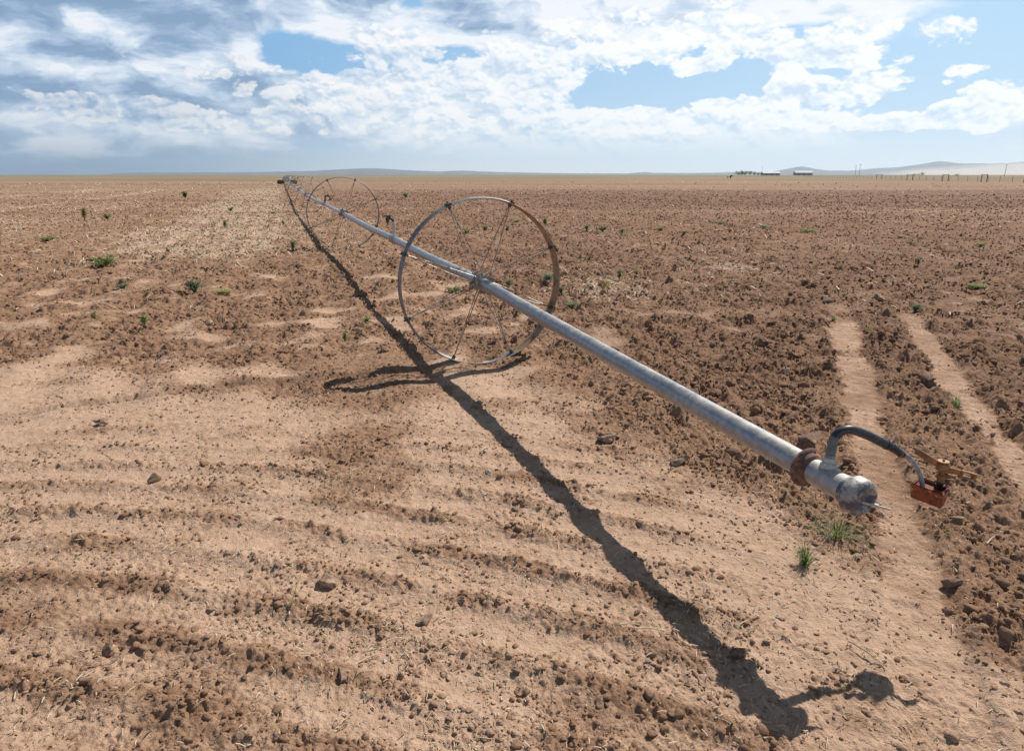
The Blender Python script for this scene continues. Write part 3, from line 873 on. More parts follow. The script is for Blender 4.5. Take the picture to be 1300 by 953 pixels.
CLIP0 = math.radians(23)
def make_wheel(root, loc, yaw, rusty):
    w = .135
    m = MB()
    if rusty:
        v, f = corr_strip(WR, w, math.radians(70), math.radians(70 + 225), 110); m.add(v, f)
        wheel = m.build('wheel', M['rim'], root)
        m2 = MB(); v, f = corr_strip(WR, w, math.radians(-65), math.radians(70), 66); m2.add(v, f)
        m2.build('rim_segment', M['rim_rust'], wheel)
        wheel.data.name = 'rim_band'
    else:
        v, f = corr_strip(WR, w, 0, math.radians(359.9), 150); m.add(v, f)
        wheel = m.build('wheel', M['rim_old'], root)
    wheel.location = loc; wheel.rotation_euler = (0, 0, yaw)
    # hub: two clamp rings with lugs around the pipe, and bolts
    h = MB()
    for yy in (-.055, .055):
        h.lathe((0, yy - .014, 0), (0, 1, 0), [(0, .060), (.004, .068), (.024, .068), (.028, .060)], 28)
        for k in range(4):
            a = math.radians(20 + 90 * k); d = Vector((math.cos(a), 0, math.sin(a))); s_ = Vector((-d.z, 0, d.x))
            h.box(d * .078 + Vector((0, yy, 0)), (.034, .026, .03), (d, Vector((0, 1, 0)), s_))
    h.lathe((0, -.05, 0), (0, 1, 0), [(0, .054), (.1, .054)], 28)
    for yy in (-.055, .055):
        for k in range(4):
            a = math.radians(20 + 90 * k); d = Vector((math.cos(a), 0, math.sin(a))); s_ = Vector((-d.z, 0, d.x))
            h.lathe(d * .082 + Vector((0, yy, 0)) - s_ * .026, s_, [(0, .009), (.008, .009), (.009, .006), (.046, .006), (.047, .010), (.054, .010)], 8)
    h.build('hub', M['cast'], wheel, angle=30)
    for k in range(8):
        a = CLIP0 + math.radians(45 * k); d = Vector((math.cos(a), 0, math.sin(a))); s_ = Vector((-d.z, 0, d.x))
        c = MB()
        c.box(d * (WR + .004) , (.016, w * .9, .036), (d, Vector((0, 1, 0)), s_))
        c.box(d * (WR - .022), (.034, .024, .026), (d, Vector((0, 1, 0)), s_))
        c.lathe(d * (WR + .016), d, [(0, .011), (.012, .011)], 6)
        c.build('rim_clip', M['bolt'] if rusty else M['rim_old'], wheel, bevel=.003)
        for sgn in (-1, 1):
            a2 = a + sgn * .05
            root_p = Vector((math.cos(a + sgn * .45) * .07, sgn * .055, math.sin(a + sgn * .45) * .07))
            tip = d * (WR - .03) + Vector((0, sgn * .008, 0))
            sp_ = MB(); mid = (root_p + tip) / 2 + s_ * .004 * sgn
            sp_.tube([root_p, mid, tip], .0044, 6)
            sp_.build('spoke', M['rod'], wheel)
    return wheel

def copy_tree(o, parent=None):
    c = o.copy(); COL.objects.link(c); c.parent = parent
    for ch in list(o.children):
        copy_tree(ch, c)
    return c

def smooth_path(pts, n=8):
    pts = [Vector(p) for p in pts]; out = []
    P = [pts[0]] + pts + [pts[-1]]
    for i in range(1, len(P) - 2):
        for k in range(n):
            t = k / n
            p0, p1, p2, p3 = P[i - 1], P[i], P[i + 1], P[i + 2]
            out.append(.5 * ((2 * p1) + (p2 - p0) * t + (2 * p0 - 5 * p1 + 4 * p2 - p3) * t * t + (3 * p1 - p0 - 3 * p2 + p3) * t ** 3))
    out.append(pts[-1]); return out

def build_wheel_line():
    root = empty('irrigation_wheel_line', (HUB1.x, HUB1.y, 0))
    tag(root, 'long grey aluminium irrigation pipe carried on big spoked steel wheels across the field', 'irrigation line')
    RL = Vector((HUB1.x, HUB1.y, 0))
    def B(m, name, mat, parent=root, **k):
        return local(m, RL).build(name, mat, parent, **k)
    hub2 = ground(436, 271, .80); hub3 = ground(389, 247.5, .79)
    mover = ground(364.5, 228.3, .78)
    nodes = [hub2, hub3]
    d34 = mover - hub3; nseg = 8
    for k in range(1, nseg): nodes.append(hub3 + d34 * (k / nseg))
    # --- pipe sections
    PR = .047
    tF = t_at(1021)                                  # the flange
    coup1_t = 0.0
    c1 = ground(500, 303.5, .735)
    m = MB()
    def sag(a, b, n, s):
        return [a.lerp(b, i / n) + Vector((0, 0, -s * math.sin(math.pi * i / n))) for i in range(n + 1)]
    path = sag(HUB1 + AX * tF, HUB1, 10, .006) + sag(HUB1, c1, 8, .012)[1:]
    m.tube(path, PR, 40, True); B(m, 'pipe_section', M['pipe'])
    # welded seam rings
    dirc = (c1 - HUB1).normalized()
    for tt in (.42, .60):
        sm = MB(); sm.lathe(HUB1 + dirc * tt - Vector((0, 0, .001)), dirc, [(0, PR + .0008), (.004, PR + .003), (.012, PR + .003), (.016, PR + .0008)], 32)
        B(sm, 'pipe_seam', M['cast'])
    prev = c1; allp = [c1, hub2, ground(413, 259, .795)]
    m = MB(); m.tube(sag(c1, hub2, 8, .02) + sag(hub2, allp[2], 8, .015)[1:], PR, 28); B(m, 'pipe_section', M['pipe'])
    m = MB(); m.tube([allp[2]] + sag(allp[2], hub3, 6, .03)[1:] , PR, 20); B(m, 'pipe_section', M['pipe'])
    for a, b in zip(nodes[1:], nodes[2:] + [mover]):
        m = MB(); m.tube(sag(a, b, 8, .03), PR, 14); B(m, 'pipe_section', M['pipe'])
    # --- couplers with risers and hanging sprinklers
    for i, (c, nxt) in enumerate(((c1, hub2), (allp[2], hub3))):
        d = (nxt - c).normalized()
        m = MB(); m.lathe(c - d * .09, d, [(0, PR + .002), (.01, .064), (.05, .062), (.06, .053), (.12, .053), (.13, .064), (.17, .064), (.18, PR + .002)], 28)
        cp_ = B(m, 'pipe_coupler', M['pipe_dusty'])
        up = Vector((0, 0, 1)); rt = Vector((1, .25, 0)).normalized() * (1 if i else 1)
        base = c + up * .05
        if i == 0:
            pth = smooth_path([base, base + up * .10 + rt * .01, base + up * .19 + rt * .005, base + up * .235 - rt * .035, base + up * .225 - rt * .075], 6)
            r1 = B(local(MB(), (0, 0, 0)).tube(pth[:13], .020, 12), 'riser', M['collar'])
            r2 = B(MB().tube(pth[12:], .019, 12), 'sprinkler_elbow', M['rubber'])
            hd = pth[-1]
            m = MB(); m.lathe(hd + up * .03, -up, [(0, .014), (.02, .03), (.06, .028), (.065, .016), (.10, .014)], 12); m.box(hd + up * .04, (.10, .018, .02), (rt, up.cross(rt), up)); B(m, 'sprinkler_head', M['bolt'], bevel=.002)
        else:
            pth = smooth_path([base, base + up * .10 + rt * .0, base + up * .17 + rt * .03, base + up * .18 + rt * .10, base + up * .12 + rt * .15], 6)
            B(MB().tube(pth, .020, 12), 'sprinkler_hose', M['rubber'])
            hd = pth[-1]
            m = MB(); m.box(hd - up * .04, (.09, .07, .05), (rt, up.cross(rt), up), .6); B(m, 'sprinkler_weight', M['red'], bevel=.004)
            m = MB(); m.lathe(hd - up * .02 + rt * .05, up, [(0, .012), (.05, .011), (.06, .018), (.08, .016)], 12); m.box(hd + up * .05 + rt * .05, (.11, .012, .014), (rt, up.cross(rt), up)); B(m, 'sprinkler_head', M['brass'], bevel=.002)
    # --- wheels
    w1 = make_wheel(root, HUB1 - RL, YAW, True)
    w2 = make_wheel(root, hub2 - RL, .34, False); w2.scale = (1.04, 1.04, 1.04)
    w2.rotation_euler = (0, 0, .34)
    spin = [0, .3, .8, .5, .2, .9, .4, .6]
    for i, p in enumerate(nodes[1:]):
        w = copy_tree(w2, root); w.location = p - RL
        dd = (nodes[min(i + 2, len(nodes) - 1)] - nodes[i]).normalized()
        w.rotation_euler = (0, 0, math.atan2(-dd.x, dd.y)); w.rotation_euler.z = math.atan2(dd.y, dd.x) - math.pi / 2
        for ch in w.children: pass
    # --- the drive unit at the far end
    D = Vector((mover.x, mover.y, 0)); g0 = D
    m = MB(); m.box(D + Vector((0, 0, 1.0)), (1.25, 1.1, .62), None, .85); drv = B(m, 'drive_unit', M['white'], bevel=.08)
    m = MB(); m.box(D + Vector((0, 0, .55)), (2.6, .12, .12)); m.box(D + Vector((0, .7, .55)), (2.6, .12, .12)); m.box(D + Vector((0, -.7, .55)), (2.6, .12, .12)); B(m, 'drive_frame', M['post'], drv, bevel=.01)
    for sx in (-1.1, 1.1):
        for sy in (-.75, .75):
            m = MB(); m.lathe(D + Vector((sx - .0, sy - .08, .38)), (0, 1, 0), [(0, .30), (.02, .38), (.12, .38), (.14, .30)], 20)
            B(m, 'drive_wheel', M['bolt'], drv)
    # --- near end fittings: flange ring, spigot pipe, end cap
    O = HUB1 + AX * tF
    m = MB(); m.lathe(O, AX, [(0, .050), (.002, .068), (.008, .073), (.016, .074), (.022, .070), (.026, .062), (.040, .057), (.046, .049)], 56)
    fl = B(m, 'flange', M['flange'], angle=30)
    side = AX.cross(Vector((0, 0, 1))).normalized(); upv = side.cross(AX).normalized()
    for k in range(8):
        a = 2 * math.pi * (k + .3) / 8; d = side * math.cos(a) + upv * math.sin(a)
        b = MB(); b.lathe(O + AX * .022 + d * .0635, AX, [(0, .0048), (.005, .0048)], 6); B(b, 'bolt', M['bolt'], fl)
    tC = t_at(1078)
    Lc = tC - tF
    m = MB(); m.lathe(O + AX * .03, AX, [(0, .046), (Lc * .45, .046), (Lc * .46, .0485), (Lc * .50, .0485), (Lc * .51, .046), (Lc - .01, .046)], 48)
    B(m, 'end_pipe', M['pipe_dusty'])
    C0 = HUB1 + AX * (tC - .012)
    m = MB(); m.lathe(C0, AX, [(0, .047), (.003, .0505), (.010, .052), (.028, .064), (.031, .0655), (.062, .0650), (.068, .0625), (.076, .055), (.083, .045), (.080, .038), (.074, .028), (.071, .0)], 56, False)
    B(m, 'end_cap', M['cap'], angle=35)
    m = MB(); Tp = C0 + AX * .062
    rod = at_depth(1130, 646.5, (Tp - Vector((0, 0, CH))).dot(Vector((0, cp, -sp))) - .02)
    cr = C0 + AX * .068 + upv * -.010 + side * .006
    dd = (rod - cr).normalized()
    m.tube([cr, cr.lerp(rod, .3), cr.lerp(rod, .35), cr.lerp(rod, .6), cr.lerp(rod, .62), rod], [.0045, .0045, .008, .007, .0042, .0038], 12)
    B(m, 'drain_rod', M['collar'])
    # --- levelling sprinkler on its hose
    cen = Vector((0, 0, CH)); fwd = Vector((0, cp, -sp))
    sb = HUB1 + AX * t_at(1050)
    Dp = (sb - cen).dot(fwd)
    base = at_depth(1052, 592, Dp - .005)
    ud = (at_depth(1059, 560, Dp) - base).normalized()
    m = MB(); m.lathe(base - ud * .012, ud, [(0, .029), (.020, .029), (.023, .024), (.030, .026), (.038, .026), (.040, .018)], 28)
    B(m, 'hose_collar', M['collar'])
    def P(px, py, dz=0.0): return at_depth(px, py, Dp + dz)
    pts = smooth_path([base + ud * .008, P(1056, 568), P(1062, 551.5), P(1077, 545), P(1096, 550, .01), P(1116, 559.5, .02), P(1127, 565, .025)], 8)
    nb = len(pts); k0 = 14
    B(MB().tube(pts[:k0 + 1], .0165, 20, True), 'sprinkler_hose', M['rubber_dusty'])
    B(MB().tube(pts[k0:], .0163, 20, True), 'sprinkler_hose', M['rubber'])
    tp = smooth_path([P(1125, 564, .025), P(1133, 568, .028), P(1141, 573.5, .03), P(1147, 578, .03)], 6)
    B(MB().tube(tp, [.0175 - .0065 * i / (len(tp) - 1) + .0012 * (i % 3 == 0) for i in range(len(tp))], 18), 'hose_tape', M['tape'])
    tb = smooth_path([P(1145, 576, .03), P(1154, 581, .03), P(1163, 592, .03), P(1169, 606, .03), P(1172, 622, .03)], 6)
    B(MB().tube(tb, .0082, 16), 'sprinkler_tube', M['tube'])
    m = MB(); m.lathe(P(1143.5, 575, .03), tb[3] - tb[0], [(-.006, .0135), (-.005, .0155), (.004, .0155), (.005, .0135)], 20); B(m, 'hose_clamp', M['flange'])
    m = MB(); m.lathe(pts[3], pts[4] - pts[3], [(0, .0165), (.001, .0185), (.009, .0185), (.010, .0165)], 20); B(m, 'hose_clamp', M['cast'])
    # weight box, a tapered open trough, hanging level
    s = Dp / F                                         # metres per photo pixel here
    U = Vector((0, 0, 1))
    X = Vector((.64, -.76, -.06)).normalized(); Y = U.cross(X).normalized(); Z = X.cross(Y).normalized()
    bc = P(1179, 626, .02)
    lx, ly, lz = 38 * s, 31 * s, 24 * s
    top = [bc + X * i * lx / 2 + Y * j * ly / 2 + Z * lz / 2 for i, j in ((-1, -1), (1, -1), (1, 1), (-1, 1))]
    bot = [bc + X * (i * lx / 2 * .92) + Y * (j * ly / 2 * .38) - Z * lz / 2 for i, j in ((-1, -1), (1, -1), (1, 1), (-1, 1))]
    cc = sum(top, Vector()) / 4
    tin = [cc + (p - cc) * .84 for p in top]; ind = [cc + (p - cc) * .78 - Z * lz * .22 for p in top]
    m = MB(); m.add(top + bot + tin + ind, [(0, 1, 5, 4), (1, 2, 6, 5), (2, 3, 7, 6), (3, 0, 4, 7), (7, 6, 5, 4),
              (1, 0, 8, 9), (2, 1, 9, 10), (3, 2, 10, 11), (0, 3, 11, 8), (8, 12, 13, 9), (9, 13, 14, 10), (10, 14, 15, 11), (11, 15, 12, 8), (12, 15, 14, 13)])
    # little lug on the left rim
    m.box(top[0] - X * .005 + Z * .002, (.018, .012, .008), (X, Y, Z))
    box = B(m, 'sprinkler_weight', M['red'], bevel=.0032)
    # impact sprinkler
    s0 = P(1192, 622, .02)
    m = MB(); m.lathe(s0 - U * .012, U, [(0, .013), (.020, .013), (.021, .0155), (.034, .0155), (.035, .012), (.046, .012)], 10)
    B(m, 'sprinkler_nut', M['tape'], angle=20)
    m = MB(); b0 = s0 + U * .034
    m.lathe(b0, U, [(0, .012), (.012, .012), (.013, .0155), (.026, .0155), (.027, .012), (.040, .012)], 20)
    # nozzle barrel rising to the right
    nz = (X * .96 + U * .22).normalized()
    m.tube([b0 + U * .024, b0 + U * .024 + nz * .028, b0 + U * .024 + nz * .030, b0 + U * .024 + nz * .043], [.0085, .0085, .0062, .0058], 12)
    hd = b0 + U * .040
    m.lathe(hd, U, [(0, .013), (.004, .021), (.028, .021), (.032, .018), (.037, .018)], 22)
    body = B(m, 'sprinkler_head', M['brass'], bevel=0, angle=30)
    m = MB(); m.lathe(hd + U * .036, U, [(0, .0045), (.006, .0045), (.007, .003)], 6); B(m, 'spring_bolt', M['bolt'], body)
    # drive arm: long flat bar through the head, counterweight at the left, open spoon at the right
    m = MB()
    c1_ = hd + U * .014
    la = (P(1163, 572, .02) - c1_)
    ln = la.length; la.normalize(); lb = U.cross(la).normalized(); lc = la.cross(lb)
    m.box(c1_ + la * ln * .56, (ln * .88, .011, .021), (la, lb, lc)); 
    ra = (P(1240, 604, 0.0) - c1_); rn = ra.length; ra.normalize(); rb = U.cross(ra).normalized(); rc = ra.cross(rb)
    m.box(c1_ + ra * rn * .30 - rc * .004, (rn * .46, .009, .019), (ra, rb, rc))
    m.box(c1_ + ra * rn * .56 - rc * .009, (.010, .014, .026), (ra, rb, rc))
    m.box(c1_ + ra * rn * .74 + rc * .004, (rn * .42, .016, .0055), (ra, rb, rc))
    m.box(c1_ + ra * rn * .74 - rc * .014, (rn * .38, .016, .0055), (ra, rb, rc))
    m.box(c1_ + ra * rn * .93 - rc * .005, (.012, .015, .022), (ra, rb, rc))
    B(m, 'drive_arm', M['brass'], body, bevel=.0015)

# ------------------------------------------------------------------ DISTANCE
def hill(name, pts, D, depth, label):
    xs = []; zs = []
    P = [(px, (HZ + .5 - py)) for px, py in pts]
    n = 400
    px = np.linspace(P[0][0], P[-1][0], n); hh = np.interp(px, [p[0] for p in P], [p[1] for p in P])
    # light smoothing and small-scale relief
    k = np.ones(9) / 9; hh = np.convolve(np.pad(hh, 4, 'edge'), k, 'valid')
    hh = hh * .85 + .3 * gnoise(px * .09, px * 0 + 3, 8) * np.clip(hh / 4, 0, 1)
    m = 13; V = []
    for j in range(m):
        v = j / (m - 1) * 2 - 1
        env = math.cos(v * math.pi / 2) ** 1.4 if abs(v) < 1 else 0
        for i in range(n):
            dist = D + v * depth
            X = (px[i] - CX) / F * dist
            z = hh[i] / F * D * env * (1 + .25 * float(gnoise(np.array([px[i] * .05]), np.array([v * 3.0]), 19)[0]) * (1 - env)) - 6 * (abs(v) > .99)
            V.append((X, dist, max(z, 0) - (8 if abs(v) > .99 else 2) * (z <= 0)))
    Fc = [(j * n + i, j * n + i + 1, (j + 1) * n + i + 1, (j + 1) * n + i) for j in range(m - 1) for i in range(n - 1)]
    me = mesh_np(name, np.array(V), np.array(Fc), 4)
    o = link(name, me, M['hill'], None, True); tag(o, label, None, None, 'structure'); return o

def tree(loc, h, w, seed, label, group, mat='leaf_dark'):
    rd = random.Random(seed)
    root = empty('tree', loc); tag(root, label, 'tree', group)
    m = MB(); m.tube([(0, 0, -.2), (0, 0, h * .35), (w * .04, 0, h * .7)], [h * .035, h * .025, h * .01], 7)
    for k in range(5):
        a = rd.random() * 6.28; m.tube([(0, 0, h * .3), (math.cos(a) * w * .3, math.sin(a) * w * .3, h * (.5 + .3 * rd.random()))], [h * .015, h * .006], 5)
    m.build('trunk', M['bark'], root)
    c = MB()
    cl = [(rd.gauss(0, w * .2), rd.gauss(0, w * .2), h * (.35 + .5 * rd.random()), w * (.14 + .12 * rd.random())) for _ in range(9)]
    for k in range(900):
        x, y, z, r = rd.choice(cl)
        d = Vector((rd.gauss(0, 1), rd.gauss(0, 1), rd.gauss(0, 1))).normalized() * r * (.55 + .55 * rd.random())
        p = Vector((x, y, z)) + d; a = Vector((rd.gauss(0, 1), rd.gauss(0, 1), rd.gauss(0, 1))).normalized(); b = a.cross(d).normalized(); s_ = h * .045
        c.add([p + a * s_, p + b * s_ * .6, p - a * s_, p - b * s_ * .6], [(0, 1, 2, 3)])
    c.build('crown', M[mat], root, False)

def build_far():
    hill('hills', [(140, 222.5), (170, 219.5), (230, 219.2), (330, 218.6), (385, 217.6), (410, 216.6), (430, 215.3), (455, 213.8), (470, 213.2), (490, 213.6), (515, 215.6), (540, 217.0), (560, 217.8), (578, 216.9), (592, 216.4), (610, 217.6), (650, 219.0), (720, 220.2), (800, 220.6), (840, 221.5), (850, 222.5)], 21500, 2000,
         'low blue-grey mesa on the left horizon')
    hill('hills', [(780, 222.5), (800, 219.6), (812, 218.5), (822, 219.6), (860, 220), (900, 219.4), (925, 218.6), (936, 216.4), (946, 218.4), (965, 218.8), (985, 215.0), (997, 211.8), (1004, 210.6), (1013, 211.2), (1024, 214.6), (1040, 216.4), (1070, 216.6), (1085, 214.6), (1103, 212.8), (1120, 212.4), (1140, 209.6), (1160, 206.0), (1172, 203.4), (1183, 203.6), (1196, 206.2), (1215, 206.6), (1240, 206.4), (1262, 205.6), (1280, 203.6), (1300, 204.6), (1330, 208), (1400, 216), (1450, 222.5)], 19000, 2200,
         'pointed blue mountains on the right horizon')
    # barns
    for k, (a, b, top, dist, lab) in enumerate([(958, 979, 218.0, 1500, 'long low white-roofed barn right of the distant trees'), (998, 1019, 217.2, 1650, 'white-roofed barn standing in front of the pointed hill')]):
        g0 = Vector(((a - CX) / F * dist, dist, 0)); g1 = Vector(((b - CX) / F * dist, dist, 0)); L = g1.x - g0.x; cxm = (g0.x + g1.x) / 2
        root = empty('barn', (cxm, dist, 0)); tag(root, lab, 'barn')
        H_ = CH + (HZ - top) / F * dist; wd = 14
        MB().box((0, 0, H_ * .3), (L, wd, H_ * .6)).build('wall', M['wall'], root, False)
        r = MB(); r.add([(-L / 2 - .5, -wd / 2 - .6, H_ * .58), (L / 2 + .5, -wd / 2 - .6, H_ * .58), (L / 2 + .5, 0, H_), (-L / 2 - .5, 0, H_), (L / 2 + .5, wd / 2 + .6, H_ * .58), (-L / 2 - .5, wd / 2 + .6, H_ * .58)],
                        [(0, 1, 2, 3), (3, 2, 4, 5), (0, 3, 5), (1, 4, 2), (0, 5, 4, 1)]); r.build('roof', M['roof'], root, False)
        for q in range(3): MB().box((-L * .3 + q * L * .3, -wd / 2 - .05, H_ * .22), (3.2, .15, H_ * .44)).build('door', M['door'], root, False)
    # trees beside the barn
    T = [(928, 218.0, 7, 'leftmost tree of the distant dark green row'), (933, 217.6, 8, 'second tree from the left in the distant row'), (938, 218.4, 7, 'third tree from the left in the distant row'), (943, 217.8, 8, 'fourth tree from the left in the distant row'), (949, 218.8, 7, 'fifth tree from the left, lower, in the distant row'), (954, 219.4, 6, 'last low tree of the distant row beside the barn')]
    for k, (px, top, w, lab) in enumerate(T):
        dist = 1420 + 15 * (k % 3); tree(((px - CX) / F * dist, dist, 0), CH + (HZ - top) / F * dist, w * dist / F, k, lab, 'trees beside the distant barn')
    tree(((1156 - CX) / F * 900, 900, 0), 4.4, 7, 31, 'lone low tree at the foot of the blue mountain', None)
    tree(((1146 - CX) / F * 905, 905, 0), 2.9, 7, 32, 'low bush left of the lone tree under the blue mountain', None)
    tree(((1290 - CX) / F * 700, 700, 0), 3.2, 6, 33, 'low dark bush on the horizon at the far right', None)
    tree(((1198 - CX) / F * 700, 700, 0), 2.4, 6, 34, 'small dark bush on the horizon right of the mountain', None)
    # utility poles
    for k, (px, top, dist, lean, lab) in enumerate([(1078, 209.0, 720, 0, 'wooden utility pole on the horizon left of the blue mountain'), (1257, 209.5, 640, .07, 'leaning wooden utility pole on the horizon at the far right'), (958, 212, 1400, 0, 'faint distant utility pole just above the left barn end'), (1073, 211, 820, 0, 'fainter utility pole just left of the upright one')]):
        H_ = CH + (HZ - top) / F * dist
        root = empty('utility_pole', ((px - CX) / F * dist, dist, 0)); tag(root, lab, 'utility pole')
        MB().tube([(0, 0, -.5), (lean * H_, 0, H_)], [.22, .15], 8).build('pole', M['post'], root)
        MB().box((lean * H_ * .95, 0, H_ * .94), (2.4, .14, .16)).build('crossarm', M['post'], root, False)
        for q in (-1, -.4, .4, 1): MB().lathe((lean * H_ * .95 + q, 0, H_ * .94 + .08), (0, 0, 1), [(0, .05), (.1, .09), (.22, .04)], 8).build('insulator', M['bolt'], root)
    # fence with braced post pairs along the far edge of the field
    A = Vector((112, 150, 0)); Bv = Vector((150, 300, 0)); f = empty('wire_fence', A)
    tag(f, 'wire fence of grey wooden posts and braced pairs on the right edge of the field', 'fence')
    d = (Bv - A); n = 24
    for k in range(-4, n + 30):
        p = d * (k / n); zz = 0
        if k > n * 1.9: break
        MB().tube([(p.x, p.y, -.3), (p.x, p.y, 1.35)], [.05, .045], 6).build('post', M['post'], f)
    dn = d.normalized()
    for px, yb in ((1286, 231.5), (1233, 231), (1185, 230), (1141, 228.6), (1103, 227.6)):
        dist = CH * F / (yb - HZ); c = Vector(((px - CX) / F * dist, dist, 0)) - A
        for q in (-.9, .9): MB().tube([(c.x + q * dist / 220, c.y, -.3), (c.x + q * dist / 220, c.y, 1.75)], [.10, .09], 8).build('brace_post', M['post'], f)
        MB().tube([(c.x - .9 * dist / 220, c.y, 1.55), (c.x + .9 * dist / 220, c.y, 1.6)], .07, 6).build('brace_rail', M['post'], f)
    for z in (.35, .7, 1.05): MB().tube([d * (-4 / n) + Vector((0, 0, z)), d * 1.9 + Vector((0, 0, z))], .012, 4).build('wire', M['rod'], f)
    # cow
    dist = 255; cx_ = (918 - CX) / F * dist
    build_cow((cx_, dist, 0))

def build_cow(loc):
    m, t, b = new_mat('cow_hide'); p = obj_coord(t)
    sx = t.nodes.new('ShaderNodeSeparateXYZ'); t.links.new(p.o, sx.inputs[0])
    col = mix(t, (S(t, sx.outputs[0]) + (noise(t, p, 2.2, 2, .5) - .5) * .9).step(.02, .12), (.75, .72, .68), (.02, .018, .016))
    t.links.new(col.o, b.inputs['Base Color']); b.inputs['Roughness'].default_value = .8
    V = [(-.75, 0, 1.05), (-.35, 0, 1.02), (.15, 0, 1.0), (.6, 0, 1.08), (.88, 0, 1.28), (1.15, 0, 1.42), (1.42, 0, 1.25)]
    R = [(.26, .30), (.31, .36), (.32, .38), (.28, .34), (.16, .20), (.13, .15), (.07, .09)]
    E = [(i, i + 1) for i in range(6)]
    def leg(root, x, y, hind):
        k = len(V)
        if hind: V.extend([(x, y, .80), (x + .08, y, .55), (x - .07, y, .38), (x - .02, y, .08), (x + .03, y, .02)]); R.extend([(.15, .17), (.09, .1), (.055, .055), (.045, .045), (.06, .06)])
        else: V.extend([(x, y, .75), (x, y, .45), (x + .01, y, .08), (x + .03, y, .02)]); R.extend([(.11, .12), (.06, .06), (.045, .045), (.06, .06)])
        E.append((root, k)); E.extend([(i, i + 1) for i in range(k, len(V) - 1)])
    for y in (-.17, .17): leg(0, -.68, y, True); leg(3, .58, y, False)
    k = len(V); V.extend([(-1.0, 0, 1.05), (-1.05, 0, .6)]); R.extend([(.04, .04), (.025, .025)]); E.extend([(0, k), (k, k + 1)])
    for y in (-.2, .2):
        V.append((1.1, y, 1.48)); R.append((.03, .05)); E.append((5, len(V) - 1))
    me = bpy.data.meshes.new('cow'); me.from_pydata(V, E, [])
    o = link('cow', me, m); o.location = loc; o.rotation_euler = (0, 0, .2)
    md = o.modifiers.new('skin', 'SKIN'); 
    for i, r in enumerate(R): me.skin_vertices[0].data[i].radius = r
    me.skin_vertices[0].data[1].use_root = True
    s_ = o.modifiers.new('sub', 'SUBSURF'); s_.levels = 2; s_.render_levels = 2
    tag(o, 'black and white cow standing far off in the field', 'cow')

# ------------------------------------------------------------------ AIR
def build_air():
    m = bpy.data.materials.new('haze'); m.use_nodes = True; t = m.node_tree; t.nodes.clear()
    out = t.nodes.new('ShaderNodeOutputMaterial'); v = t.nodes.new('ShaderNodeVolumePrincipled')
    v.inputs['Color'].default_value = (.76, .88, 1.0, 1); v.inputs['Density'].default_value = 3.0e-5; v.inputs['Anisotropy'].default_value = .62
    t.links.new(v.outputs[0], out.inputs['Volume'])
    o = MB().box((0, 0, 258), (50000, 50000, 520)).build('haze', m, None, False)
    tag(o, 'thin pale air haze over the whole plain', 'haze', None, 'stuff')
    # blowing dust at the right
    m = bpy.data.materials.new('dust'); m.use_nodes = True; t = m.node_tree; t.nodes.clear()
    out = t.nodes.new('ShaderNodeOutputMaterial'); v = t.nodes.new('ShaderNodeVolumePrincipled')
    v.inputs['Color'].default_value = (.97, .90, .84, 1); v.inputs['Anisotropy'].default_value = .3
    v.inputs['Density'].default_value = 7e-4
    t.links.new(v.outputs[0], out.inputs['Volume'])
    V, Fc = ico(4)
    D = 8500; cx0 = (1275 - CX) / F * D
    r = 1 + .25 * gnoise(V[:, 0] * 2, V[:, 1] * 2 + V[:, 2] * 3, 3)
    W = V * r[:, None] * np.array([1650, 900, 150]); W[:, 2] = np.maximum(W[:, 2], -20)
    W[:, 2] *= 1 + .35 * np.clip(W[:, 0] / 1500, -1, 1)
    me = mesh_np('dust_cloud', W, Fc, 3); o = link('dust_cloud', me, m, None, True); o.location = (cx0, D, 0)
    tag(o, 'pale beige blowing dust low over the plain at the far right', 'dust', None, 'stuff')

# ------------------------------------------------------------------ SKY
SUN_EL, SUN_AZ = math.radians(49.8), math.radians(42.5)   # azimuth from +Y towards +X

def voro(t, v, scale, detail=1.0, rough=.5):
    n = t.nodes.new('ShaderNodeTexVoronoi'); n.voronoi_dimensions = '2D'; n.feature = 'SMOOTH_F1'; n.inputs['Smoothness'].default_value = .35; n.inputs['Scale'].default_value = scale
    n.inputs['Detail'].default_value = detail; n.inputs['Roughness'].default_value = rough
    n.normalize = True
    t.links.new(v.o, n.inputs['Vector']); return S(t, n.outputs['Distance'])

def nishita(t):
    sky = t.nodes.new('ShaderNodeTexSky'); sky.sky_type = 'NISHITA'; sky.sun_disc = False
    sky.sun_elevation = SUN_EL; sky.sun_rotation = SUN_AZ; sky.altitude = 1400; sky.air_density = 1.0; sky.dust_density = 1.2; sky.ozone_density = 1.5
    return sky

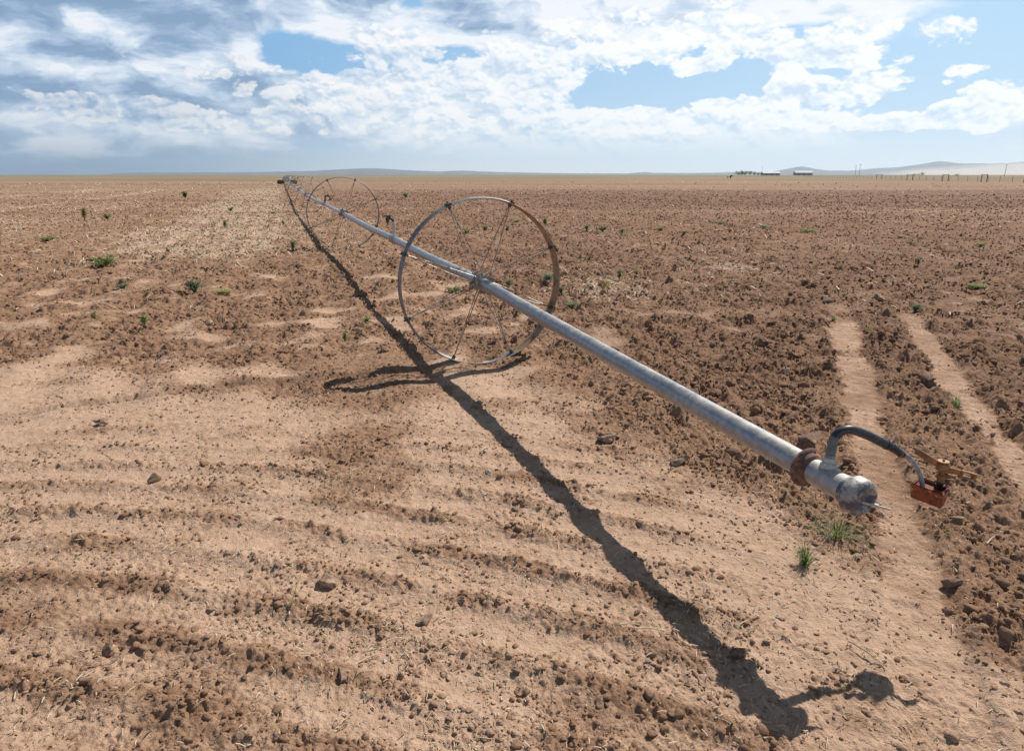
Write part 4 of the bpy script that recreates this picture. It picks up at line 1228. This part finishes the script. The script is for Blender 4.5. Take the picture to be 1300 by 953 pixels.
def build_world():
    w = bpy.data.worlds.new('World'); scene.world = w; w.use_nodes = True
    bg = w.node_tree.nodes['Background']; bg.inputs[1].default_value = .052
    # overhead sky: blue air with broken white cloud over it, as in the visible part
    wt = w.node_tree; tcw = wt.nodes.new('ShaderNodeTexCoord')
    cov = noise(wt, S(wt, tcw.outputs['Generated']), 2.2, 3, .55).step(.42, .62) * .75
    wc = mix(wt, cov, S(wt, nishita(wt).outputs[0]), (3.5, 3.35, 3.15)); wt.links.new(wc.o, bg.inputs[0])
    # the low sky with its clouds: a ring of dome far outside everything else
    mt = bpy.data.materials.new('cloudy_sky'); mt.use_nodes = True; t = mt.node_tree; t.nodes.clear()
    out = t.nodes.new('ShaderNodeOutputMaterial'); bg = t.nodes.new('ShaderNodeEmission'); t.links.new(bg.outputs[0], out.inputs[0])
    mt.cycles.emission_sampling = 'NONE'
    R = 70000.0; V = []; Fc = []; nu, nv = 180, 26; e0, e1 = math.radians(-3), math.radians(24)
    for j in range(nv + 1):
        e_ = e0 + (e1 - e0) * j / nv
        for i in range(nu):
            a_ = 2 * math.pi * i / nu; V.append((R * math.cos(e_) * math.sin(a_), R * math.cos(e_) * math.cos(a_), R * math.sin(e_)))
    for j in range(nv):
        for i in range(nu): Fc.append((j * nu + i, (j + 1) * nu + i, (j + 1) * nu + (i + 1) % nu, j * nu + (i + 1) % nu))
    o = link('sky', mesh_np('sky', V, Fc, 4), mt, None, True); tag(o, 'blue sky with white cumulus and a grey cloud bank at the left', None, None, 'structure')
    sky = nishita(t)
    tc = t.nodes.new('ShaderNodeNewGeometry'); nrm = t.nodes.new('ShaderNodeVectorMath'); nrm.operation = 'NORMALIZE'; t.links.new(tc.outputs['Position'], nrm.inputs[0])
    t.links.new(nrm.outputs[0], sky.inputs[0]) if len(sky.inputs) else None
    sx = t.nodes.new('ShaderNodeSeparateXYZ'); t.links.new(nrm.outputs[0], sx.inputs[0])
    x, y, z = (S(t, sx.outputs[i]) for i in range(3))
    az = x.m('ARCTAN2', y); el = z.m('ARCSINE')
    def ae(px, py):
        d = ray(px, py).normalized(); return math.atan2(d.x, d.y), math.asin(d.z)
    wv = noise(t, vec(t, az * 1.0, el * 1.6), 9, 4, .6, 0, True)
    ws = t.nodes.new('ShaderNodeSeparateXYZ'); t.links.new(wv.o, ws.inputs[0])
    wx, wy = S(t, ws.outputs[0]) - .5, S(t, ws.outputs[1]) - .5
    A = az + wx * .09; Ev = el + wy * .030
    def blob(px, py, sxp, syp, amp):
        a0, e0 = ae(px, py); u = (A - a0) / (sxp / F); v = (Ev - e0) / (syp / F)
        return ((u * u + v * v) * -1.0).m('EXPONENT') * amp
    def total(L):
        r = None
        for b_ in L: r = blob(*b_) if r is None else r + blob(*b_)
        return r
    azr = az.step(-.62, .62)
    col = mix(t, azr, (.18, .42, .72), (.45, .68, .90))
    hz = ((el * -1.0) / .060).m('EXPONENT')
    hcol = mix(t, az.step(-.62, .02), (.115, .262, .45), (.60, .74, .86))
    col = mix(t, (hz * 1.1).clamp(), col, hcol)
    def ramp(f, stops):
        r = t.nodes.new('ShaderNodeValToRGB'); t.links.new(f.o, r.inputs[0]); e = r.color_ramp.elements
        e[0].position, e[0].color = stops[0][0], (*stops[0][1], 1); e[1].position, e[1].color = stops[-1][0], (*stops[-1][1], 1)
        for p_, c_ in stops[1:-1]: q = e.new(p_); q.color = (*c_, 1)
        return S(t, r.outputs[0])
    azl = az.step(-.60, .25)
    # stratocumulus bank
    n2 = noise(t, vec(t, A, Ev * 2.4, 3.0), 8.0, 8, .58, .15, False, '2D'); n2b = noise(t, vec(t, A + .02, Ev * 2.4 + .045, 3.0), 8.0, 4, .55, .15, False, '2D')
    st = noise(t, vec(t, A * .8 + Ev * 1.2, Ev * 4.2 - A * .5, 9.0), 7, 7, .62, 0, False, '2D')
    g2 = total([(40, 15, 300, 80, 1.1), (280, -10, 260, 60, .9), (450, 5, 120, 26, .7), (150, 115, 330, 50, .75), (690, 12, 200, 50, .85), (920, 12, 200, 40, .75), (1120, 30, 130, 36, .5), (480, 130, 240, 45, .6), (100, 165, 260, 30, .5),
                (370, 55, 50, 30, -1.6), (455, 78, 90, 14, -1.2), (552, 72, 44, 16, -1.3), (524, 5, 22, 12, -1.2), (1030, 42, 46, 9, -.9), (870, 100, 170, 28, -1.25), (1070, 104, 110, 26, -1.0), (1180, 95, 70, 30, -.5), (1150, 140, 60, 20, -.5), (1270, 140, 90, 34, .5)])
    d2 = g2 + (n2 - .5) * 1.5 + (st - .5) * .5 - .30
    a2 = d2.step(-.06, .50)
    thick = d2.step(.10, 1.0)
    lum2 = ((n2 - n2b) * 2.6 + (st - .5) * 1.3 + .40 + (1.0 - thick) * .30 + azl * .34 + az.step(-.2, .3) * .28).clamp()
    col = mix(t, a2 * .95, col, ramp(lum2, [(0, (.23, .35, .52)), (.3, (.36, .48, .65)), (.55, (.55, .66, .80)), (.8, (.76, .83, .92)), (1, (.92, .94, .97))]))
    # cumulus
    def n3f(dx, dy, det): return noise(t, vec(t, A + dx, (Ev + dy) * 1.6, 7.0), 17, det, .60, .0, False, '2D')
    n3 = n3f(0, 0, 8); n3s = n3f(0, 0, 3); n3u = n3f(.006, .010, 3)
    def pf(dx, dy): return voro(t, vec(t, az + dx + wx * .05, (el + dy + wy * .03) * 1.35, 2.0), 24, 3.0, .55)
    p0, pu = pf(0, 0), pf(.002, .0045)
    fine = noise(t, vec(t, az, el * 1.5, 4.0), 70, 5, .65, 0, False, '2D')
    g3 = total([(495, 55, 62, 24, 1.1), (335, 60, 36, 18, .8), (425, 114, 110, 20, .75), (375, 60, 40, 14, -.6), (560, 110, 120, 30, .8), (655, 90, 70, 34, .8), (250, 146, 170, 18, .62), (100, 130, 110, 12, .55), (380, 165, 150, 10, .5), (600, 160, 110, 18, .65), (280, 85, 60, 14, .45),
           (780, 62, 90, 18, .85), (700, 104, 54, 18, .9), (740, 20, 50, 18, .5), (885, 87, 26, 10, 1.7), (930, 55, 60, 22, .8), (1060, 72, 70, 18, .95), (870, 25, 100, 22, .6), (1108, 108, 40, 18, 1.15), (998, 110, 40, 14, 1.1), (1060, 127, 36, 6, .9), (1130, 30, 80, 16, .6), (990, 75, 40, 14, .8),
           (720, 146, 60, 16, .9), (812, 140, 18, 14, 1.0), (770, 158, 80, 12, .9), (880, 150, 60, 16, .9), (958, 136, 44, 20, 1.05), (1010, 150, 60, 14, .9), (1110, 160, 70, 9, .9), (1194, 134, 16, 5, 1.1), (1225, 87, 24, 6, 1.15), (1185, 156, 44, 9, .9), (1285, 112, 40, 20, .8), (1250, 145, 60, 16, .8), (1200, 103, 10, 4, .9), (1234, 116, 22, 3, .8),
           (810, 112, 90, 14, -.8), (955, 98, 26, 22, -.8), (1160, 120, 26, 22, -.7), (1055, 92, 40, 6, -.6), (60, 195, 300, 18, -.6)])
    d3 = g3 + (n3 - .5) * 1.7 + (.40 - p0) * 1.5 + (fine - .5) * .22 - .60
    # the low bank on the right: cloud tops over a hazy foot
    top = el - (.072 + (n3 - .5) * .06 + (.4 - p0) * .03)
    low = (1.0 - top.step(-.004, .004)) * az.step(-.22, .0) * (1.0 - az.step(.40, .50)) * (el / .065).clamp()
    a3 = d3.step(0, .26).m('MAXIMUM', low * .85) * el.step(.010, .045)
    lum3 = ((n3s - n3u) * 2.6 + (pu - p0) * 3.4 + (n3 - n3s) * 1.5 + (fine - .5) * .5 + .54 - d3.step(.4, 1.3) * .12 + azl * .20).clamp()
    k3 = azl
    left3 = ramp(lum3, [(.05, (.36, .48, .65)), (.4, (.56, .66, .80)), (.68, (.78, .82, .88)), (.95, (.98, .96, .95))])
    right3 = ramp(lum3, [(.05, (.62, .74, .88)), (.35, (.76, .85, .94)), (.60, (.88, .93, .97)), (.85, (1.0, 1.0, 1.0))])
    col = mix(t, a3 * (.72 + azl * .22), col, mix(t, k3, left3, right3))
    # far veil over the lowest clouds
    veil = ((el * -1.0) / .034).m('EXPONENT') * 1.2
    vcol = mix(t, az.step(-.62, -.02), (.115, .262, .45), (.72, .82, .90))
    col = mix(t, (veil * .9).clamp(), col, vcol)
    hs = t.nodes.new('ShaderNodeMix'); hs.data_type = 'RGBA'; hs.inputs[0].default_value = .06; t.links.new(col.o, hs.inputs[6])
    sc_ = t.nodes.new('ShaderNodeVectorMath'); sc_.operation = 'SCALE'; sc_.inputs[3].default_value = .1; t.links.new(sky.outputs[0], sc_.inputs[0]); t.links.new(sc_.outputs[0], hs.inputs[7])
    t.links.new(hs.outputs[2], bg.inputs[0]); bg.inputs[1].default_value = 1.0
    # sun
    L = bpy.data.lights.new('sun', 'SUN'); L.energy = 5.0; L.angle = math.radians(.53); L.color = (1, .94, .86)
    o = bpy.data.objects.new('sun', L); COL.objects.link(o)
    d = Vector((math.sin(SUN_AZ) * math.cos(SUN_EL), math.cos(SUN_AZ) * math.cos(SUN_EL), math.sin(SUN_EL)))
    o.rotation_euler = d.to_track_quat('Z', 'Y').to_euler(); o.location = (20, 20, 30)

def build_camera():
    c = bpy.data.cameras.new('camera'); o = bpy.data.objects.new('camera', c); COL.objects.link(o)
    c.sensor_width = 36; c.lens = 36 * F / 1300; c.shift_y = -(476.5 - CY) / 1300
    c.clip_start = .05; c.clip_end = 120000
    o.location = (0, 0, CH); o.rotation_euler = (math.pi / 2 - PITCH, 0, 0)
    scene.camera = o

build_camera(); build_world()
if not QUICK:
    build_ground(); build_clods(); build_straw(); build_rocks(); build_weeds(); build_wheel_line()
if QUICK != '1':
    build_far(); build_air()
scene.view_settings.view_transform = 'Standard'; scene.view_settings.look = 'None'
scene.view_settings.exposure = 0.08; scene.view_settings.gamma = 1; scene.view_settings.use_curve_mapping = False
scene.cycles.max_bounces = 5; scene.cycles.diffuse_bounces = 2; scene.cycles.volume_bounces = 1
